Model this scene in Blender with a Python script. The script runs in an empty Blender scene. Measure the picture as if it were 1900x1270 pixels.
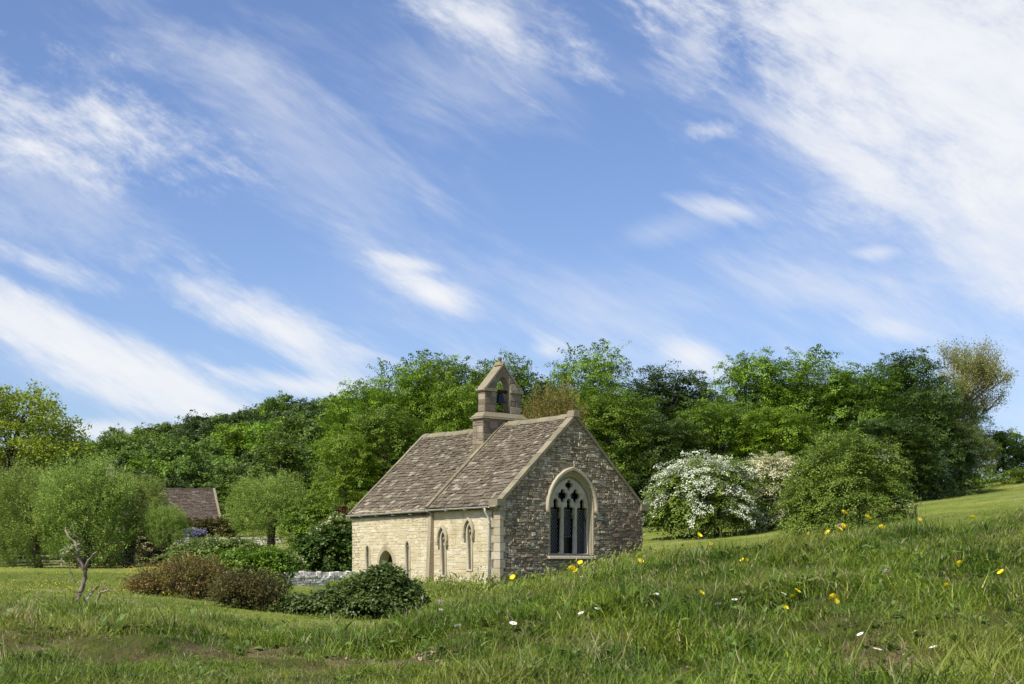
import bpy, math, random
import numpy as np
from mathutils import Vector, Matrix
S = bpy.context.scene
COL = S.collection
RAD = math.radians

# ------------------------------------------------------------------ camera
F, CX, HY, EYE = 2640.0, 950.0, 1045.0, 1.5     # focal length in photo pixels, centre column, horizon row, eye height
cam_d = bpy.data.cameras.new('camera')
cam = bpy.data.objects.new('camera', cam_d); COL.objects.link(cam)
cam_d.sensor_width = 36.0; cam_d.lens = F / 1900 * 36
cam_d.shift_y = (HY - 635) / 1900
cam_d.clip_start = 0.05; cam_d.clip_end = 5000
cam.location = (0, 0, EYE); cam.rotation_euler = (RAD(90), 0, 0)
S.camera = cam

# ------------------------------------------------------------------ light
SUN_EL = RAD(50)
sun_h = Vector((-.665, -.747, 0)).normalized()
sun_dir = Vector((sun_h.x * math.cos(SUN_EL), sun_h.y * math.cos(SUN_EL), math.sin(SUN_EL)))
sd = bpy.data.lights.new('sun', 'SUN'); sd.energy = 5.0; sd.angle = RAD(.53); sd.color = (1, .95, .86)
sun = bpy.data.objects.new('sun', sd); COL.objects.link(sun)
sun.rotation_euler = sun_dir.to_track_quat('Z', 'Y').to_euler()
S.view_settings.view_transform = 'Standard'; S.view_settings.look = 'None'
S.view_settings.exposure = 0.28; S.view_settings.gamma = 1; S.view_settings.use_curve_mapping = False
S.cycles.max_bounces = 6; S.cycles.diffuse_bounces = 3; S.cycles.transmission_bounces = 4
S.cycles.transparent_max_bounces = 8

W = bpy.data.worlds.new('World'); S.world = W; W.use_nodes = True
W.cycles.sampling_method = 'MANUAL'; W.cycles.sample_map_resolution = 512
nt = W.node_tree; nt.nodes.clear()
def N(t, **k):
    n = nt.nodes.new(t)
    for a, v in k.items(): setattr(n, a, v)
    return n
def setin(n, i, v):
    if isinstance(v, bpy.types.NodeSocket): nt.links.new(v, n.inputs[i])
    else: n.inputs[i].default_value = v
def M(op, a, b=0.0, c=None, clamp=False):
    n = N('ShaderNodeMath', operation=op, use_clamp=clamp)
    setin(n, 0, a); setin(n, 1, b)
    if c is not None: setin(n, 2, c)
    return n.outputs[0]
def smooth(x, lo, hi, t0=0.0, t1=1.0):
    n = N('ShaderNodeMapRange', interpolation_type='SMOOTHSTEP')
    setin(n, 0, x); setin(n, 1, lo); setin(n, 2, hi); setin(n, 3, t0); setin(n, 4, t1)
    return n.outputs[0]
sky = N('ShaderNodeTexSky', sky_type='NISHITA', sun_disc=False)
sky.sun_elevation = SUN_EL
sky.sun_rotation = math.atan2(sun_h.x, sun_h.y)
sky.altitude = 0; sky.air_density = 1.0; sky.dust_density = 1.0; sky.ozone_density = 3.2
tc = N('ShaderNodeTexCoord'); DIR = tc.outputs['Generated']
def dot(vec):
    n = N('ShaderNodeVectorMath', operation='DOT_PRODUCT'); nt.links.new(DIR, n.inputs[0]); n.inputs[1].default_value = vec
    return n.outputs['Value']
def dirpx(px, py): return Vector(((px - CX) / F, 1, (HY - py) / F)).normalized()
def cloud_noise(ang, sx, sz, scale, detail, rough, dist):
    mp = N('ShaderNodeMapping', vector_type='TEXTURE'); nt.links.new(DIR, mp.inputs[0])
    mp.inputs['Rotation'].default_value = (0, RAD(ang), 0)
    mp.inputs['Scale'].default_value = (sx, 1, sz)
    n = N('ShaderNodeTexNoise'); nt.links.new(mp.outputs[0], n.inputs['Vector'])
    n.inputs['Scale'].default_value = scale; n.inputs['Detail'].default_value = detail
    n.inputs['Roughness'].default_value = rough; n.inputs['Distortion'].default_value = dist
    return n.outputs['Fac']
n_streak = cloud_noise(27, 4.2, .75, 19, 10, .64, .25)
n_puff = cloud_noise(24, 2.0, .85, 24, 11, .68, .25)
n_fine = cloud_noise(34, 3.2, .5, 80, 7, .62, .2)
n_big = cloud_noise(25, 2.0, 1.0, 5, 5, .55, .4)
# px, py, half length, half height, tilt (down to the right), strength, noise weight, edge softness, kind of noise
clouds = [
    (1900, 300, 560, 440, 40, .92, .5, 1.0, 'p'), (1150, 560, 900, 130, 0, .22, .6, 1.2, 's'), (80, 640, 300, 100, 22, .5, .8, 1.0, 's'),
    (1830, 130, 660, 320, 33, 1.0, .9, .8, 'p'), (1700, 60, 430, 200, 20, .75, .8, .7, 'p'), (1880, 470, 190, 90, 25, .55, 1.0, .8, 's'),
    (1560, 290, 230, 36, 32, .6, 1.2, .7, 's'), (1290, 90, 110, 90, 60, .55, 1.2, .7, 'p'),
    (915, 45, 210, 95, 28, .85, 1.3, .9, 'p'), (130, 235, 270, 105, 14, .92, 1.5, 1.0, 'p'), (90, 360, 260, 120, 20, .42, .8, .9, 'p'),
    (560, 270, 380, 110, 38, .40, .8, .9, 's'), (520, 612, 330, 74, 25, 1.0, .95, .7, 's'), (200, 670, 450, 86, 22, 1.0, .9, .8, 's'),
    (30, 590, 200, 60, 22, .7, .9, .6, 's'), (360, 770, 160, 20, 14, .6, .8, .7, 's'), (560, 716, 240, 34, 8, .85, 1.0, .8, 's'),
    (810, 550, 120, 40, 24, 1.0, .95, .75, 's'), (764, 489, 70, 14, 14, .75, 1.2, .9, 's'), (1290, 660, 110, 46, 16, .95, .9, .8, 's'),
    (1016, 650, 70, 38, 8, .8, 1.0, .9, 's'), (1352, 388, 110, 26, 10, .7, 1.3, .9, 's'), (1328, 240, 80, 28, 0, .7, 1.5, .9, 'p'),
    (1225, 430, 160, 40, -14, .28, .8, .9, 's'), (90, 492, 190, 34, 20, .7, 1.2, .8, 's'), (1662, 612, 90, 26, 12, .6, 1.0, .9, 's'),
    (1630, 468, 60, 18, 0, .6, .9, .8, 's'), (190, 800, 110, 26, 5, .8, .5, .6, 's'), (1520, 540, 320, 50, 12, .30, .9, .9, 's'),
]
tot = None
for (px, py, hl, hh, ang, st, nw, soft, kind) in clouds:
    c = dirpx(px, py); a = RAD(ang)
    ax = Vector((math.cos(a), 0, -math.sin(a))); ax = (ax - c * ax.dot(c)).normalized(); bx = c.cross(ax).normalized()
    k = F * c.y
    da = M('MULTIPLY', dot(ax), k / hl); db = M('MULTIPLY', dot(bx), k / hh)
    r2 = M('ADD', M('MULTIPLY', da, da), M('MULTIPLY', db, db))
    r2 = M('ADD', r2, M('MULTIPLY', M('LESS_THAN', dot(c), .3), 50))
    g = M('SUBTRACT', 1.0, M('SQRT', r2))
    nz = M('MULTIPLY', M('SUBTRACT', n_puff if kind == 'p' else n_streak, .5), nw * 2.1)
    d = smooth(M('ADD', M('ADD', g, nz), M('MULTIPLY', M('SUBTRACT', n_fine, .5), .5 * nw)), -.05, soft * 1.3, 0, min(st, 1.0))
    tot = d if tot is None else M('SUBTRACT', M('ADD', tot, d), M('MULTIPLY', tot, d))
veil = M('MULTIPLY', smooth(M('ADD', n_big, M('MULTIPLY', M('SUBTRACT', n_streak, .5), .7)), .46, .76), .38)
tot = M('SUBTRACT', M('ADD', tot, veil), M('MULTIPLY', tot, veil))
tot = M('MULTIPLY', tot, M('ADD', .82, M('MULTIPLY', n_puff, .3)), clamp=True)
skc = N('ShaderNodeMix', data_type='RGBA', blend_type='MULTIPLY')
skc.inputs['Factor'].default_value = 1.0
nt.links.new(sky.outputs[0], skc.inputs['A']); skc.inputs['B'].default_value = (1.02, 1.03, 1.21, 1)
sep = N('ShaderNodeSeparateXYZ'); nt.links.new(DIR, sep.inputs[0])
mx = N('ShaderNodeMix', data_type='RGBA')
nt.links.new(tot, mx.inputs['Factor']); nt.links.new(skc.outputs['Result'], mx.inputs['A'])
mx.inputs['B'].default_value = (6.9, 7.05, 7.35, 1)
bg = N('ShaderNodeBackground'); bg.inputs['Strength'].default_value = .106
nt.links.new(mx.outputs['Result'], bg.inputs[0])
wo = N('ShaderNodeOutputWorld'); nt.links.new(bg.outputs[0], wo.inputs[0])

# ------------------------------------------------------------------ helpers
def mesh_np(name, V, Fs, mats=(), tint=None, smooth_=False, mi=None):
    """Fs: array (n,k) or a list of such arrays"""
    V = np.asarray(V, dtype=np.float32)
    if isinstance(Fs, np.ndarray): Fs = [Fs]
    Fs = [np.asarray(f, dtype=np.int32) for f in Fs if len(f)]
    me = bpy.data.meshes.new(name)
    me.vertices.add(len(V)); me.vertices.foreach_set('co', V.ravel())
    nl = sum(f.size for f in Fs); npoly = sum(len(f) for f in Fs)
    me.loops.add(nl); me.loops.foreach_set('vertex_index', np.concatenate([f.ravel() for f in Fs]))
    me.polygons.add(npoly)
    tot_ = np.concatenate([np.full(len(f), f.shape[1], np.int32) for f in Fs])
    st = np.concatenate([[0], np.cumsum(tot_)[:-1]]).astype(np.int32)
    me.polygons.foreach_set('loop_start', st)
    if mi is not None: me.polygons.foreach_set('material_index', np.asarray(mi, np.int32))
    me.polygons.foreach_set('use_smooth', np.full(npoly, bool(smooth_)))
    if tint is not None:
        a = me.attributes.new('tint', 'FLOAT', 'POINT'); a.data.foreach_set('value', np.asarray(tint, np.float32))
    for m in mats: me.materials.append(m)
    me.update(calc_edges=True); me.validate()
    return me
class MB:
    def __init__(s): s.v = []; s.f = {}; s.t = []; s.n = 0
    def add(s, V, faces, tint=.5):
        V = np.asarray(V, float).reshape(-1, 3)
        s.v.append(V)
        for f in faces: s.f.setdefault(len(f), []).append([i + s.n for i in f])
        s.t.append(np.full(len(V), tint)); s.n += len(V)
    def quadbox(s, c8, tint=.5):
        s.add(c8, [(0, 3, 2, 1), (4, 5, 6, 7), (0, 1, 5, 4), (1, 2, 6, 5), (2, 3, 7, 6), (3, 0, 4, 7)], tint)
    def box(s, x0, x1, y0, y1, z0, z1, tint=.5):
        s.quadbox([(x0, y0, z0), (x1, y0, z0), (x1, y1, z0), (x0, y1, z0), (x0, y0, z1), (x1, y0, z1), (x1, y1, z1), (x0, y1, z1)], tint)
    def tube(s, pts, rad, n=6, tint=.5, cap=True):
        pts = np.asarray(pts, float); rad = np.broadcast_to(np.asarray(rad, float), (len(pts),))
        V = []; up = np.array([.13, .37, .92])
        for i, p in enumerate(pts):
            t = pts[min(i + 1, len(pts) - 1)] - pts[max(i - 1, 0)]; t = t / (np.linalg.norm(t) + 1e-9)
            a = np.cross(t, up)
            if np.linalg.norm(a) < .2: a = np.cross(t, [1, 0, 0])
            a /= np.linalg.norm(a); b = np.cross(t, a)
            for k in range(n):
                an = 2 * math.pi * k / n
                V.append(p + rad[i] * (math.cos(an) * a + math.sin(an) * b))
        fs = []
        for i in range(len(pts) - 1):
            for k in range(n):
                k2 = (k + 1) % n
                fs.append((i * n + k, i * n + k2, (i + 1) * n + k2, (i + 1) * n + k))
        if cap: fs += [tuple(range(n - 1, -1, -1)), tuple((len(pts) - 1) * n + k for k in range(n))]
        s.add(V, fs, tint)
    def mesh(s, name, mats=(), smooth_=False):
        return mesh_np(name, np.concatenate(s.v), [np.array(f) for f in s.f.values()], mats, np.concatenate(s.t), smooth_)
    def obj(s, name, mat, parent=None, smooth_=False):
        return link(name, s.mesh(name, [mat] if mat else [], smooth_), parent)
def link(name, data, parent=None):
    o = bpy.data.objects.new(name, data); COL.objects.link(o)
    if parent: o.parent = parent
    return o
def tag(o, label=None, cat=None, group=None, kind=None):
    for k, v in (('label', label), ('category', cat), ('group', group), ('kind', kind)):
        if v: o[k] = v
    return o
def empty(name, loc, label, cat, group=None, rz=0):
    o = bpy.data.objects.new(name, None); COL.objects.link(o); o.empty_display_size = .2
    o.location = loc; o.rotation_euler = (0, 0, rz)
    return tag(o, label, cat, group)
def copy_tree(o, parent=None):
    c = o.copy(); COL.objects.link(c); c.parent = parent
    for ch in list(o.children): copy_tree(ch, c)
    return c

# ------------------------------------------------------------------ materials
def mat(name):
    m = bpy.data.materials.new(name); m.use_nodes = True; m.node_tree.nodes.clear(); return m
class MN:
    def __init__(s, name): s.m = mat(name); s.t = s.m.node_tree
    def n(s, typ, **k):
        n = s.t.nodes.new(typ)
        for a, v in k.items(): setattr(n, a, v)
        return n
    def put(s, n, i, v):
        if isinstance(v, bpy.types.NodeSocket): s.t.links.new(v, n.inputs[i])
        else: n.inputs[i].default_value = v
    def noise(s, scale, detail=4, rough=.55, coord='Object', dist=0, stretch=None):
        tc = s.n('ShaderNodeTexCoord'); src = tc.outputs[coord]
        if stretch:
            mp = s.n('ShaderNodeMapping'); s.t.links.new(src, mp.inputs[0]); mp.inputs['Scale'].default_value = stretch; src = mp.outputs[0]
        n = s.n('ShaderNodeTexNoise'); s.t.links.new(src, n.inputs['Vector'])
        n.inputs['Scale'].default_value = scale; n.inputs['Detail'].default_value = detail; n.inputs['Roughness'].default_value = rough
        n.inputs['Distortion'].default_value = dist
        return n.outputs['Fac']
    def ramp(s, fac, stops):
        n = s.n('ShaderNodeValToRGB'); s.t.links.new(fac, n.inputs[0]); cr = n.color_ramp
        while len(cr.elements) > len(stops): cr.elements.remove(cr.elements[-1])
        while len(cr.elements) < len(stops): cr.elements.new(.5)
        for e, (p, c) in zip(cr.elements, stops): e.position = p; e.color = (*c, 1) if len(c) == 3 else c
        return n.outputs[0]
    def mix(s, fac, a, b, mode='MIX'):
        n = s.n('ShaderNodeMix', data_type='RGBA', blend_type=mode)
        s.put(n, 'Factor', fac)
        for k, v in (('A', a), ('B', b)):
            if isinstance(v, tuple) and len(v) == 3: v = (*v, 1)
            s.put(n, k, v)
        return n.outputs['Result']
    def math(s, op, a, b=0.0, clamp=False):
        n = s.n('ShaderNodeMath', operation=op, use_clamp=clamp); s.put(n, 0, a); s.put(n, 1, b); return n.outputs[0]
    def step(s, x, lo, hi):
        n = s.n('ShaderNodeMapRange', interpolation_type='SMOOTHSTEP'); s.put(n, 0, x); n.inputs[1].default_value = lo; n.inputs[2].default_value = hi
        return n.outputs[0]
    def attr(s, name='tint'):
        n = s.n('ShaderNodeAttribute', attribute_name=name); return n.outputs['Fac']
    def bump(s, h, strength, dist):
        n = s.n('ShaderNodeBump'); s.t.links.new(h, n.inputs['Height']); n.inputs['Strength'].default_value = strength; n.inputs['Distance'].default_value = dist
        return n.outputs[0]
    def bsdf(s, col, rough=.85, spec=.25, normal=None, metal=0):
        n = s.n('ShaderNodeBsdfPrincipled'); s.put(n, 'Base Color', (*col, 1) if isinstance(col, tuple) and len(col) == 3 else col)
        s.put(n, 'Roughness', rough); n.inputs['Specular IOR Level'].default_value = spec; n.inputs['Metallic'].default_value = metal
        if normal: s.t.links.new(normal, n.inputs['Normal'])
        return n.outputs[0]
    def out(s, sh):
        o = s.n('ShaderNodeOutputMaterial'); s.t.links.new(sh, o.inputs[0]); return s.m

def leafmat(name, dark, light, tr=.30, trcol=None, rough=.5, spec=.25, objvar=.25):
    k = MN(name)
    t = k.attr()
    c = k.mix(t, dark, light)
    oi = k.n('ShaderNodeObjectInfo')
    hs = k.n('ShaderNodeHueSaturation'); k.t.links.new(c, hs.inputs['Color'])
    k.put(hs, 'Value', k.math('ADD', 1 - objvar / 2, k.math('MULTIPLY', oi.outputs['Random'], objvar)))
    k.put(hs, 'Hue', k.math('ADD', .492, k.math('MULTIPLY', oi.outputs['Random'], .016)))
    c = hs.outputs[0]
    p = k.bsdf(c, rough, spec)
    tl = k.n('ShaderNodeBsdfTranslucent')
    k.t.links.new(k.mix(.5, c, trcol or tuple(min(1, v * 1.6) for v in light)), tl.inputs[0])
    ms = k.n('ShaderNodeMixShader'); ms.inputs[0].default_value = tr
    k.t.links.new(p, ms.inputs[1]); k.t.links.new(tl.outputs[0], ms.inputs[2])
    return k.out(ms.outputs[0])
L_BRIGHT = leafmat('leaf_bright', (.028, .066, .006), (.25, .385, .022), .20)
L_MID = leafmat('leaf_mid', (.018, .042, .006), (.21, .32, .026), .20)
L_DARK = leafmat('leaf_dark', (.009, .024, .005), (.095, .165, .020), .14)  # dark leaf colour also stands in for shade low in the wood
L_LIME = leafmat('leaf_lime', (.09, .14, .012), (.32, .37, .035), .28)
L_WILLOW = leafmat('leaf_willow', (.075, .13, .018), (.34, .43, .085), .28)
L_HILL = leafmat('leaf_hill', (.028, .060, .012), (.19, .28, .038), .2)
L_HILLD = leafmat('leaf_hill_dark', (.016, .036, .012), (.115, .17, .036), .18)
L_COPPER = leafmat('leaf_copper', (.10, .09, .02), (.26, .19, .05), .3)
L_GOLD = leafmat('leaf_gold', (.14, .16, .035), (.36, .36, .10), .35)
L_HAW = leafmat('leaf_hawthorn', (.035, .06, .012), (.22, .28, .055), .22)
L_OLIVE = leafmat('leaf_olive', (.045, .08, .010), (.25, .35, .045), .22)
L_BLOS = leafmat('blossom_white', (.34, .38, .20), (.74, .76, .58), .2)
L_BLOSP = leafmat('blossom_cream', (.34, .32, .15), (.66, .62, .40), .2)
L_IVY = leafmat('leaf_ivy', (.028, .055, .012), (.13, .185, .035), .2, spec=.35)
L_MOSSY = leafmat('leaf_moss', (.13, .19, .02), (.27, .34, .04), .3)
L_BROWN = leafmat('leaf_brown', (.075, .095, .018), (.26, .15, .045), .25)
L_BROWND = leafmat('leaf_brown_green', (.040, .07, .015), (.17, .125, .04), .25)
L_HEDGE = leafmat('leaf_hedge', (.035, .04, .010), (.11, .09, .02), .2)
L_PURPLE = leafmat('blossom_purple', (.10, .09, .25), (.24, .21, .50), .2)
L_SPRIG = leafmat('leaf_sprig', (.16, .20, .07), (.36, .42, .19), .3)
def barkmat(name, a, b, sc=9):
    k = MN(name); n = k.noise(sc, 6, .65, stretch=(1, 1, .25))
    return k.out(k.bsdf(k.ramp(n, [(.3, a), (.7, b)]), .9, .15, k.bump(n, .6, .03)))
BARK = barkmat('bark', (.05, .04, .028), (.15, .12, .085))
BARKD = barkmat('bark_dark', (.03, .024, .018), (.10, .08, .06))
DEADW = barkmat('dead_wood', (.07, .05, .033), (.33, .28, .21), 14)

def stonemat(name, stops, patch, patch2, lich=.25, bumpd=.02, seed=0, stain=False):
    k = MN(name); t = k.attr()
    n1 = k.noise(1.1 + seed, 5, .6); n2 = k.noise(14, 6, .65); n3 = k.noise(45, 5, .7); n4 = k.noise(5.2, 4, .6)
    base = k.ramp(k.math('ADD', k.math('MULTIPLY', t, .75), k.math('MULTIPLY', n2, .25)), stops)
    c = k.mix(k.math('MULTIPLY', k.step(n1, .48, .66), .55), base, patch)
    c = k.mix(k.math('MULTIPLY', k.step(n4, .56, .68), .45), c, patch2)
    c = k.mix(k.math('MULTIPLY', k.step(n3, .56, .66), lich), c, (.62, .60, .52))
    c = k.mix(k.math('MULTIPLY', k.step(n3, .46, .34), .45), c, tuple(v * .35 for v in stops[0][1]))
    strk = k.noise(2.6, 5, .65, stretch=(1, 1, .10)); c = k.mix(k.math('MULTIPLY', k.step(strk, .52, .70), .38), c, tuple(v * .45 for v in stops[0][1]))
    if stain:   # dark damp-stained area on the lower right of the gable
        tcs = k.n('ShaderNodeTexCoord'); sx = k.n('ShaderNodeSeparateXYZ'); k.t.links.new(tcs.outputs['Object'], sx.inputs[0])
        wob = k.math('MULTIPLY', k.math('SUBTRACT', k.noise(1.6, 5, .6), .5), 2.2)
        a1 = k.step(k.math('ADD', sx.outputs[0], wob), 4.5, 5.3); a2 = k.step(k.math('ADD', sx.outputs[2], wob), 2.3, 1.5)
        c = k.mix(k.math('MULTIPLY', k.math('MULTIPLY', a1, a2), .62), c, (.14, .092, .065))
    return k.out(k.bsdf(c, .92, .15, k.bump(k.math('ADD', n2, k.math('MULTIPLY', n3, .6)), .8, bumpd)))
GABLE = stonemat('gable_rubble', [(.1, (.20, .148, .088)), (.35, (.34, .27, .17)), (.6, (.44, .365, .25)), (.9, (.64, .58, .45))], (.27, .20, .125), (.42, .28, .13), .6, .03, stain=True)
GMORT = stonemat('gable_mortar', [(.0, (.17, .125, .075)), (1, (.30, .23, .14))], (.15, .11, .06), (.28, .18, .08), .1, .02)
SOUTH = stonemat('limewashed_stone', [(.1, (.47, .395, .235)), (.5, (.54, .47, .305)), (.9, (.62, .56, .41))], (.45, .36, .20), (.60, .565, .46), .3, .014, .3)
SMORT = stonemat('limewashed_mortar', [(.0, (.49, .42, .27)), (1, (.57, .505, .345))], (.55, .43, .22), (.6, .52, .33), .15, .012)
DRESS = stonemat('dressed_stone', [(.1, (.30, .25, .155)), (.5, (.40, .345, .235)), (.9, (.52, .465, .345))], (.33, .265, .15), (.42, .375, .27), .7, .022, .6)
SLATE = stonemat('stone_slate', [(.08, (.065, .048, .030)), (.35, (.105, .082, .053)), (.65, (.150, .120, .080)), (.92, (.32, .28, .205))], (.12, .098, .064), (.20, .18, .085), .8, .02)
COPE = stonemat('coping_stone', [(.1, (.12, .10, .06)), (.9, (.29, .255, .17))], (.21, .18, .09), (.30, .21, .09), .5, .02)
BELLST = stonemat('bellcote_stone', [(.1, (.15, .115, .075)), (.9, (.36, .305, .215))], (.19, .145, .095), (.33, .23, .12), .5, .03)
DRYST = stonemat('drystone', [(.1, (.42, .38, .31)), (.5, (.60, .56, .48)), (.9, (.78, .75, .68))], (.46, .42, .33), (.58, .53, .40), .4, .02)
BARNR = stonemat('barn_slate', [(.1, (.065, .048, .036)), (.5, (.115, .088, .066)), (.95, (.24, .20, .15))], (.085, .068, .05), (.15, .115, .07), .2, .01)
k = MN('lead'); GUTTER = k.out(k.bsdf(k.ramp(k.noise(9), [(.3, (.34, .33, .29)), (.7, (.55, .53, .47))]), .6, .3))
k = MN('bronze'); BELLM = k.out(k.bsdf((.03, .035, .04), .45, .5, metal=.6))
k = MN('window_glass'); GLASS = k.out(k.bsdf((.010, .012, .013), .12, .35))
k = MN('grey_glass'); GGLASS = k.out(k.bsdf(k.ramp(k.noise(7), [(.3, (.20, .19, .165)), (.7, (.34, .33, .30))]), .5, .4))  # sky reflection in the lancet panes is painted as grey
k = MN('lead_came'); CAME = k.out(k.bsdf((.15, .16, .15), .5, .5))
k = MN('dark_wood'); DWOOD = k.out(k.bsdf((.035, .022, .013), .8, .2))
k = MN('fence_wood'); FWOOD = k.out(k.bsdf(k.ramp(k.noise(12), [(.3, (.22, .19, .14)), (.7, (.42, .37, .29))]), .9, .1))
def plain(name, c, rough=.6, tr=0):
    k = MN(name); p = k.bsdf(c, rough, .25)
    if tr:
        tl = k.n('ShaderNodeBsdfTranslucent'); tl.inputs[0].default_value = (*c, 1)
        ms = k.n('ShaderNodeMixShader'); ms.inputs[0].default_value = tr
        k.t.links.new(p, ms.inputs[1]); k.t.links.new(tl.outputs[0], ms.inputs[2]); p = ms.outputs[0]
    return k.out(p)
YEL = plain('petal_yellow', (.92, .74, .02), .35, .25)
WHI = plain('petal_white', (.85, .85, .82), .6, .25)
PNK = plain('clover_pink', (.58, .42, .44), .7, .2)
YEC = plain('flower_centre', (.70, .42, .02), .7)
STEM = plain('stem_green', (.10, .17, .03), .6, .2)
FLUFF = plain('seed_fluff', (.60, .60, .56), .9, .5)
STRAW = plain('straw', (.42, .34, .19), .8, .3)
DSTEM = plain('dark_stem', (.035, .045, .015), .8)

# ------------------------------------------------------------------ terrain
US = [-1500, -300, 0, 240, 500, 700, 850, 1000, 1190, 1400, 1550, 1700, 1900, 2300, 3400]
TZ = {  # height of the ground relative to the eye, by distance
    1.5: [-.42] * 15,
    4.5: [-.42, -.40, -.39, -.39, -.39, -.39, -.385, -.38, -.38, -.38, -.38, -.38, -.37, -.35, -.35],
    6.5: [-.29, -.29, -.30, -.32, -.395, -.405, -.31, -.23, -.20, -.13, -.06, 0, .06, .1, .15],
    9: [-.30, -.33, -.36, -.39, -.495, -.505, -.30, -.185, -.10, .045, .135, .185, .30, .45, .6],
    12: [-.3, -.40, -.43, -.48, -.625, -.65, -.44, -.30, -.19, -.07, .04, .15, .33, .5, .7],
    20: [-.3, -.45, -.49, -.58, -.87, -.95, -.86, -.72, -.42, -.2, 0, .12, .35, .6, 1],
    35: [-.3, -.45, -.46, -.53, -.73, -.95, -.90, -.80, -.35, 0, .35, .75, 1.1, 1.8, 3],
    45: [-.2, -.35, -.39, -.45, -.60, -.80, -.92, -.85, -.12, .35, .8, 1.3, 1.7, 2.6, 4],
    60: [0, -.35, -.39, -.40, -.20, -.30, -.30, 0, .72, 1.02, 1.5, 1.95, 2.5, 3.5, 5],
    80: [0, -.33, -.33, -.20, .9, 1.0, 1.0, 1.4, 2.0, 2.3, 2.9, 3.6, 4.3, 5.5, 7],
    100: [.5, .0, -.1, .4, 1.8, 2.4, 2.6, 3.2, 3.6, 4.1, 4.7, 5.3, 6.1, 7.5, 9],
    140: [3, 1, .8, 2.5, 6, 7, 7, 7, 6, 5.5, 5.5, 6, 7.5, 9, 11],
    200: [8, 7, 8, 11, 15, 16, 15, 13, 11, 8, 7, 7.5, 9, 11, 13],
    260: [13, 12, 13, 17, 22.5, 24, 23, 20, 15, 10, 8, 8.5, 9.5, 12, 15],
    400: [20, 20, 22, 26, 30, 32, 30, 26, 18, 12, 8, 8, 9, 12, 16],
    1500: [10, 10, 10, 12, 15, 15, 12, 8, 6, 3, 2, 2, 3, 5, 8]}
gy = np.exp(np.linspace(math.log(1.5), math.log(1500), 300)); gu = np.linspace(-1500, 3400, 350)
ky = np.array(sorted(TZ)); tab = np.array([np.interp(gu, US, TZ[y]) for y in ky])
G = np.array([np.interp(np.log(gy), np.log(ky), tab[:, i]) for i in range(len(gu))]).T
for _ in range(6):
    G[1:-1] = (G[:-2] + 2 * G[1:-1] + G[2:]) / 4
for _ in range(14):
    G[:, 1:-1] = (G[:, :-2] + 2 * G[:, 1:-1] + G[:, 2:]) / 4
_gl = gy; gy = np.concatenate([np.exp(np.linspace(math.log(1.5), math.log(3.3), 16))[:-1], np.linspace(3.3, 11, 170)[:-1], np.exp(np.linspace(math.log(11), math.log(1500), 215))])
G = np.array([np.interp(np.log(gy), np.log(_gl), G[:, i]) for i in range(len(gu))]).T
def lump(x, y, s, seed):
    r = np.random.RandomState(seed); v = 0
    for i in range(7):
        a = r.uniform(0, 6.283); f = s * r.uniform(.7, 1.6)
        v = v + np.sin((x * math.cos(a) + y * math.sin(a)) * f + r.uniform(0, 6.28))
    return v / 7
XX = (gu[None, :] - CX) / F * gy[:, None]; YY = np.repeat(gy[:, None], len(gu), 1)
amp = np.clip((YY - 3) / 3, 0, 1)
SPOTS = [(-1.58, 6.0, .31), (-1.36, 5.2, .26), (-.92, 5.6, .30), (-.62, 4.95, .24), (-1.2, 5.9, .2), (-.45, 5.4, .22), (-2.0, 5.6, .25), (-.1, 5.2, .18), (.55, 5.0, .15), (-1.95, 6.2, .2), (-1.0, 6.15, .2), (1.45, 6.9, .16), (1.65, 7.6, .2), (-1.75, 5.2, .2), (1.25, 4.85, .22), (2.25, 7.3, .2), (-.3, 5.0, .2)]
def barefn(x, y):
    v = np.zeros_like(x)
    wob = .45 * lump(x, y, 11, 9) + .5 * lump(x, y, 27, 10) + .4 * lump(x, y, 60, 12)
    for (a, b, r) in SPOTS: v = np.maximum(v, np.clip(1.35 - np.hypot(x - a, (y - b) * 1.1) / r + wob, 0, 1))
    return v
near = np.clip((11 - YY) / 3, 0, 1)
G += near * (-.055 * np.abs(lump(XX, YY, 5.5, 14)) ** .8 + .02 * lump(XX, YY, 15, 15) - .05 * barefn(XX, YY - .08) + .045 * barefn(XX, YY - .5) + .02)
G += amp * (.045 * lump(XX, YY, 7, 1) + .06 * lump(XX, YY, 2.2, 2)) * np.clip(14 / YY, .25, 1) + np.clip((YY - 25) / 60, 0, 1) * .25 * lump(XX, YY, .25, 3)
_lgy = np.log(gy); _ign = np.arange(len(gy))
def tz(x, y):
    x = np.asarray(x, float); y = np.clip(np.asarray(y, float), 1.5, 1490)
    u = np.clip(CX + F * x / y, -1499, 3399)
    iy = np.interp(np.log(y), _lgy, _ign); iu = (u + 1500) / 4900 * 349
    a = np.floor(iy).astype(int).clip(0, len(gy) - 2); b = np.floor(iu).astype(int).clip(0, 348); fa = iy - a; fb = iu - b
    return EYE + (G[a, b] * (1 - fa) * (1 - fb) + G[a + 1, b] * fa * (1 - fb) + G[a, b + 1] * (1 - fa) * fb + G[a + 1, b + 1] * fa * fb)
def at(px, Y): return (px - CX) / F * Y
def zpx(py, Y): return EYE + (HY - py) / F * Y
rows = np.concatenate([[-60, -20, -6, -1, .8], gy]); sc_ = np.maximum(np.abs(rows), rows * 0) ; sc_ = np.maximum(rows, 0) + 3.0 * np.exp(-np.maximum(rows, 0) / 3); sc_[:3] = [40, 16, 6]
TX = (gu[None, :] - CX) / F * sc_[:, None]; TY = np.repeat(rows[:, None], len(gu), 1)
V = np.stack([TX, TY, tz(TX, TY)], -1).reshape(-1, 3)
nu = len(gu); ii = (np.arange(len(rows) - 1)[:, None] * nu + np.arange(nu - 1)[None, :]).ravel()
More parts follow.
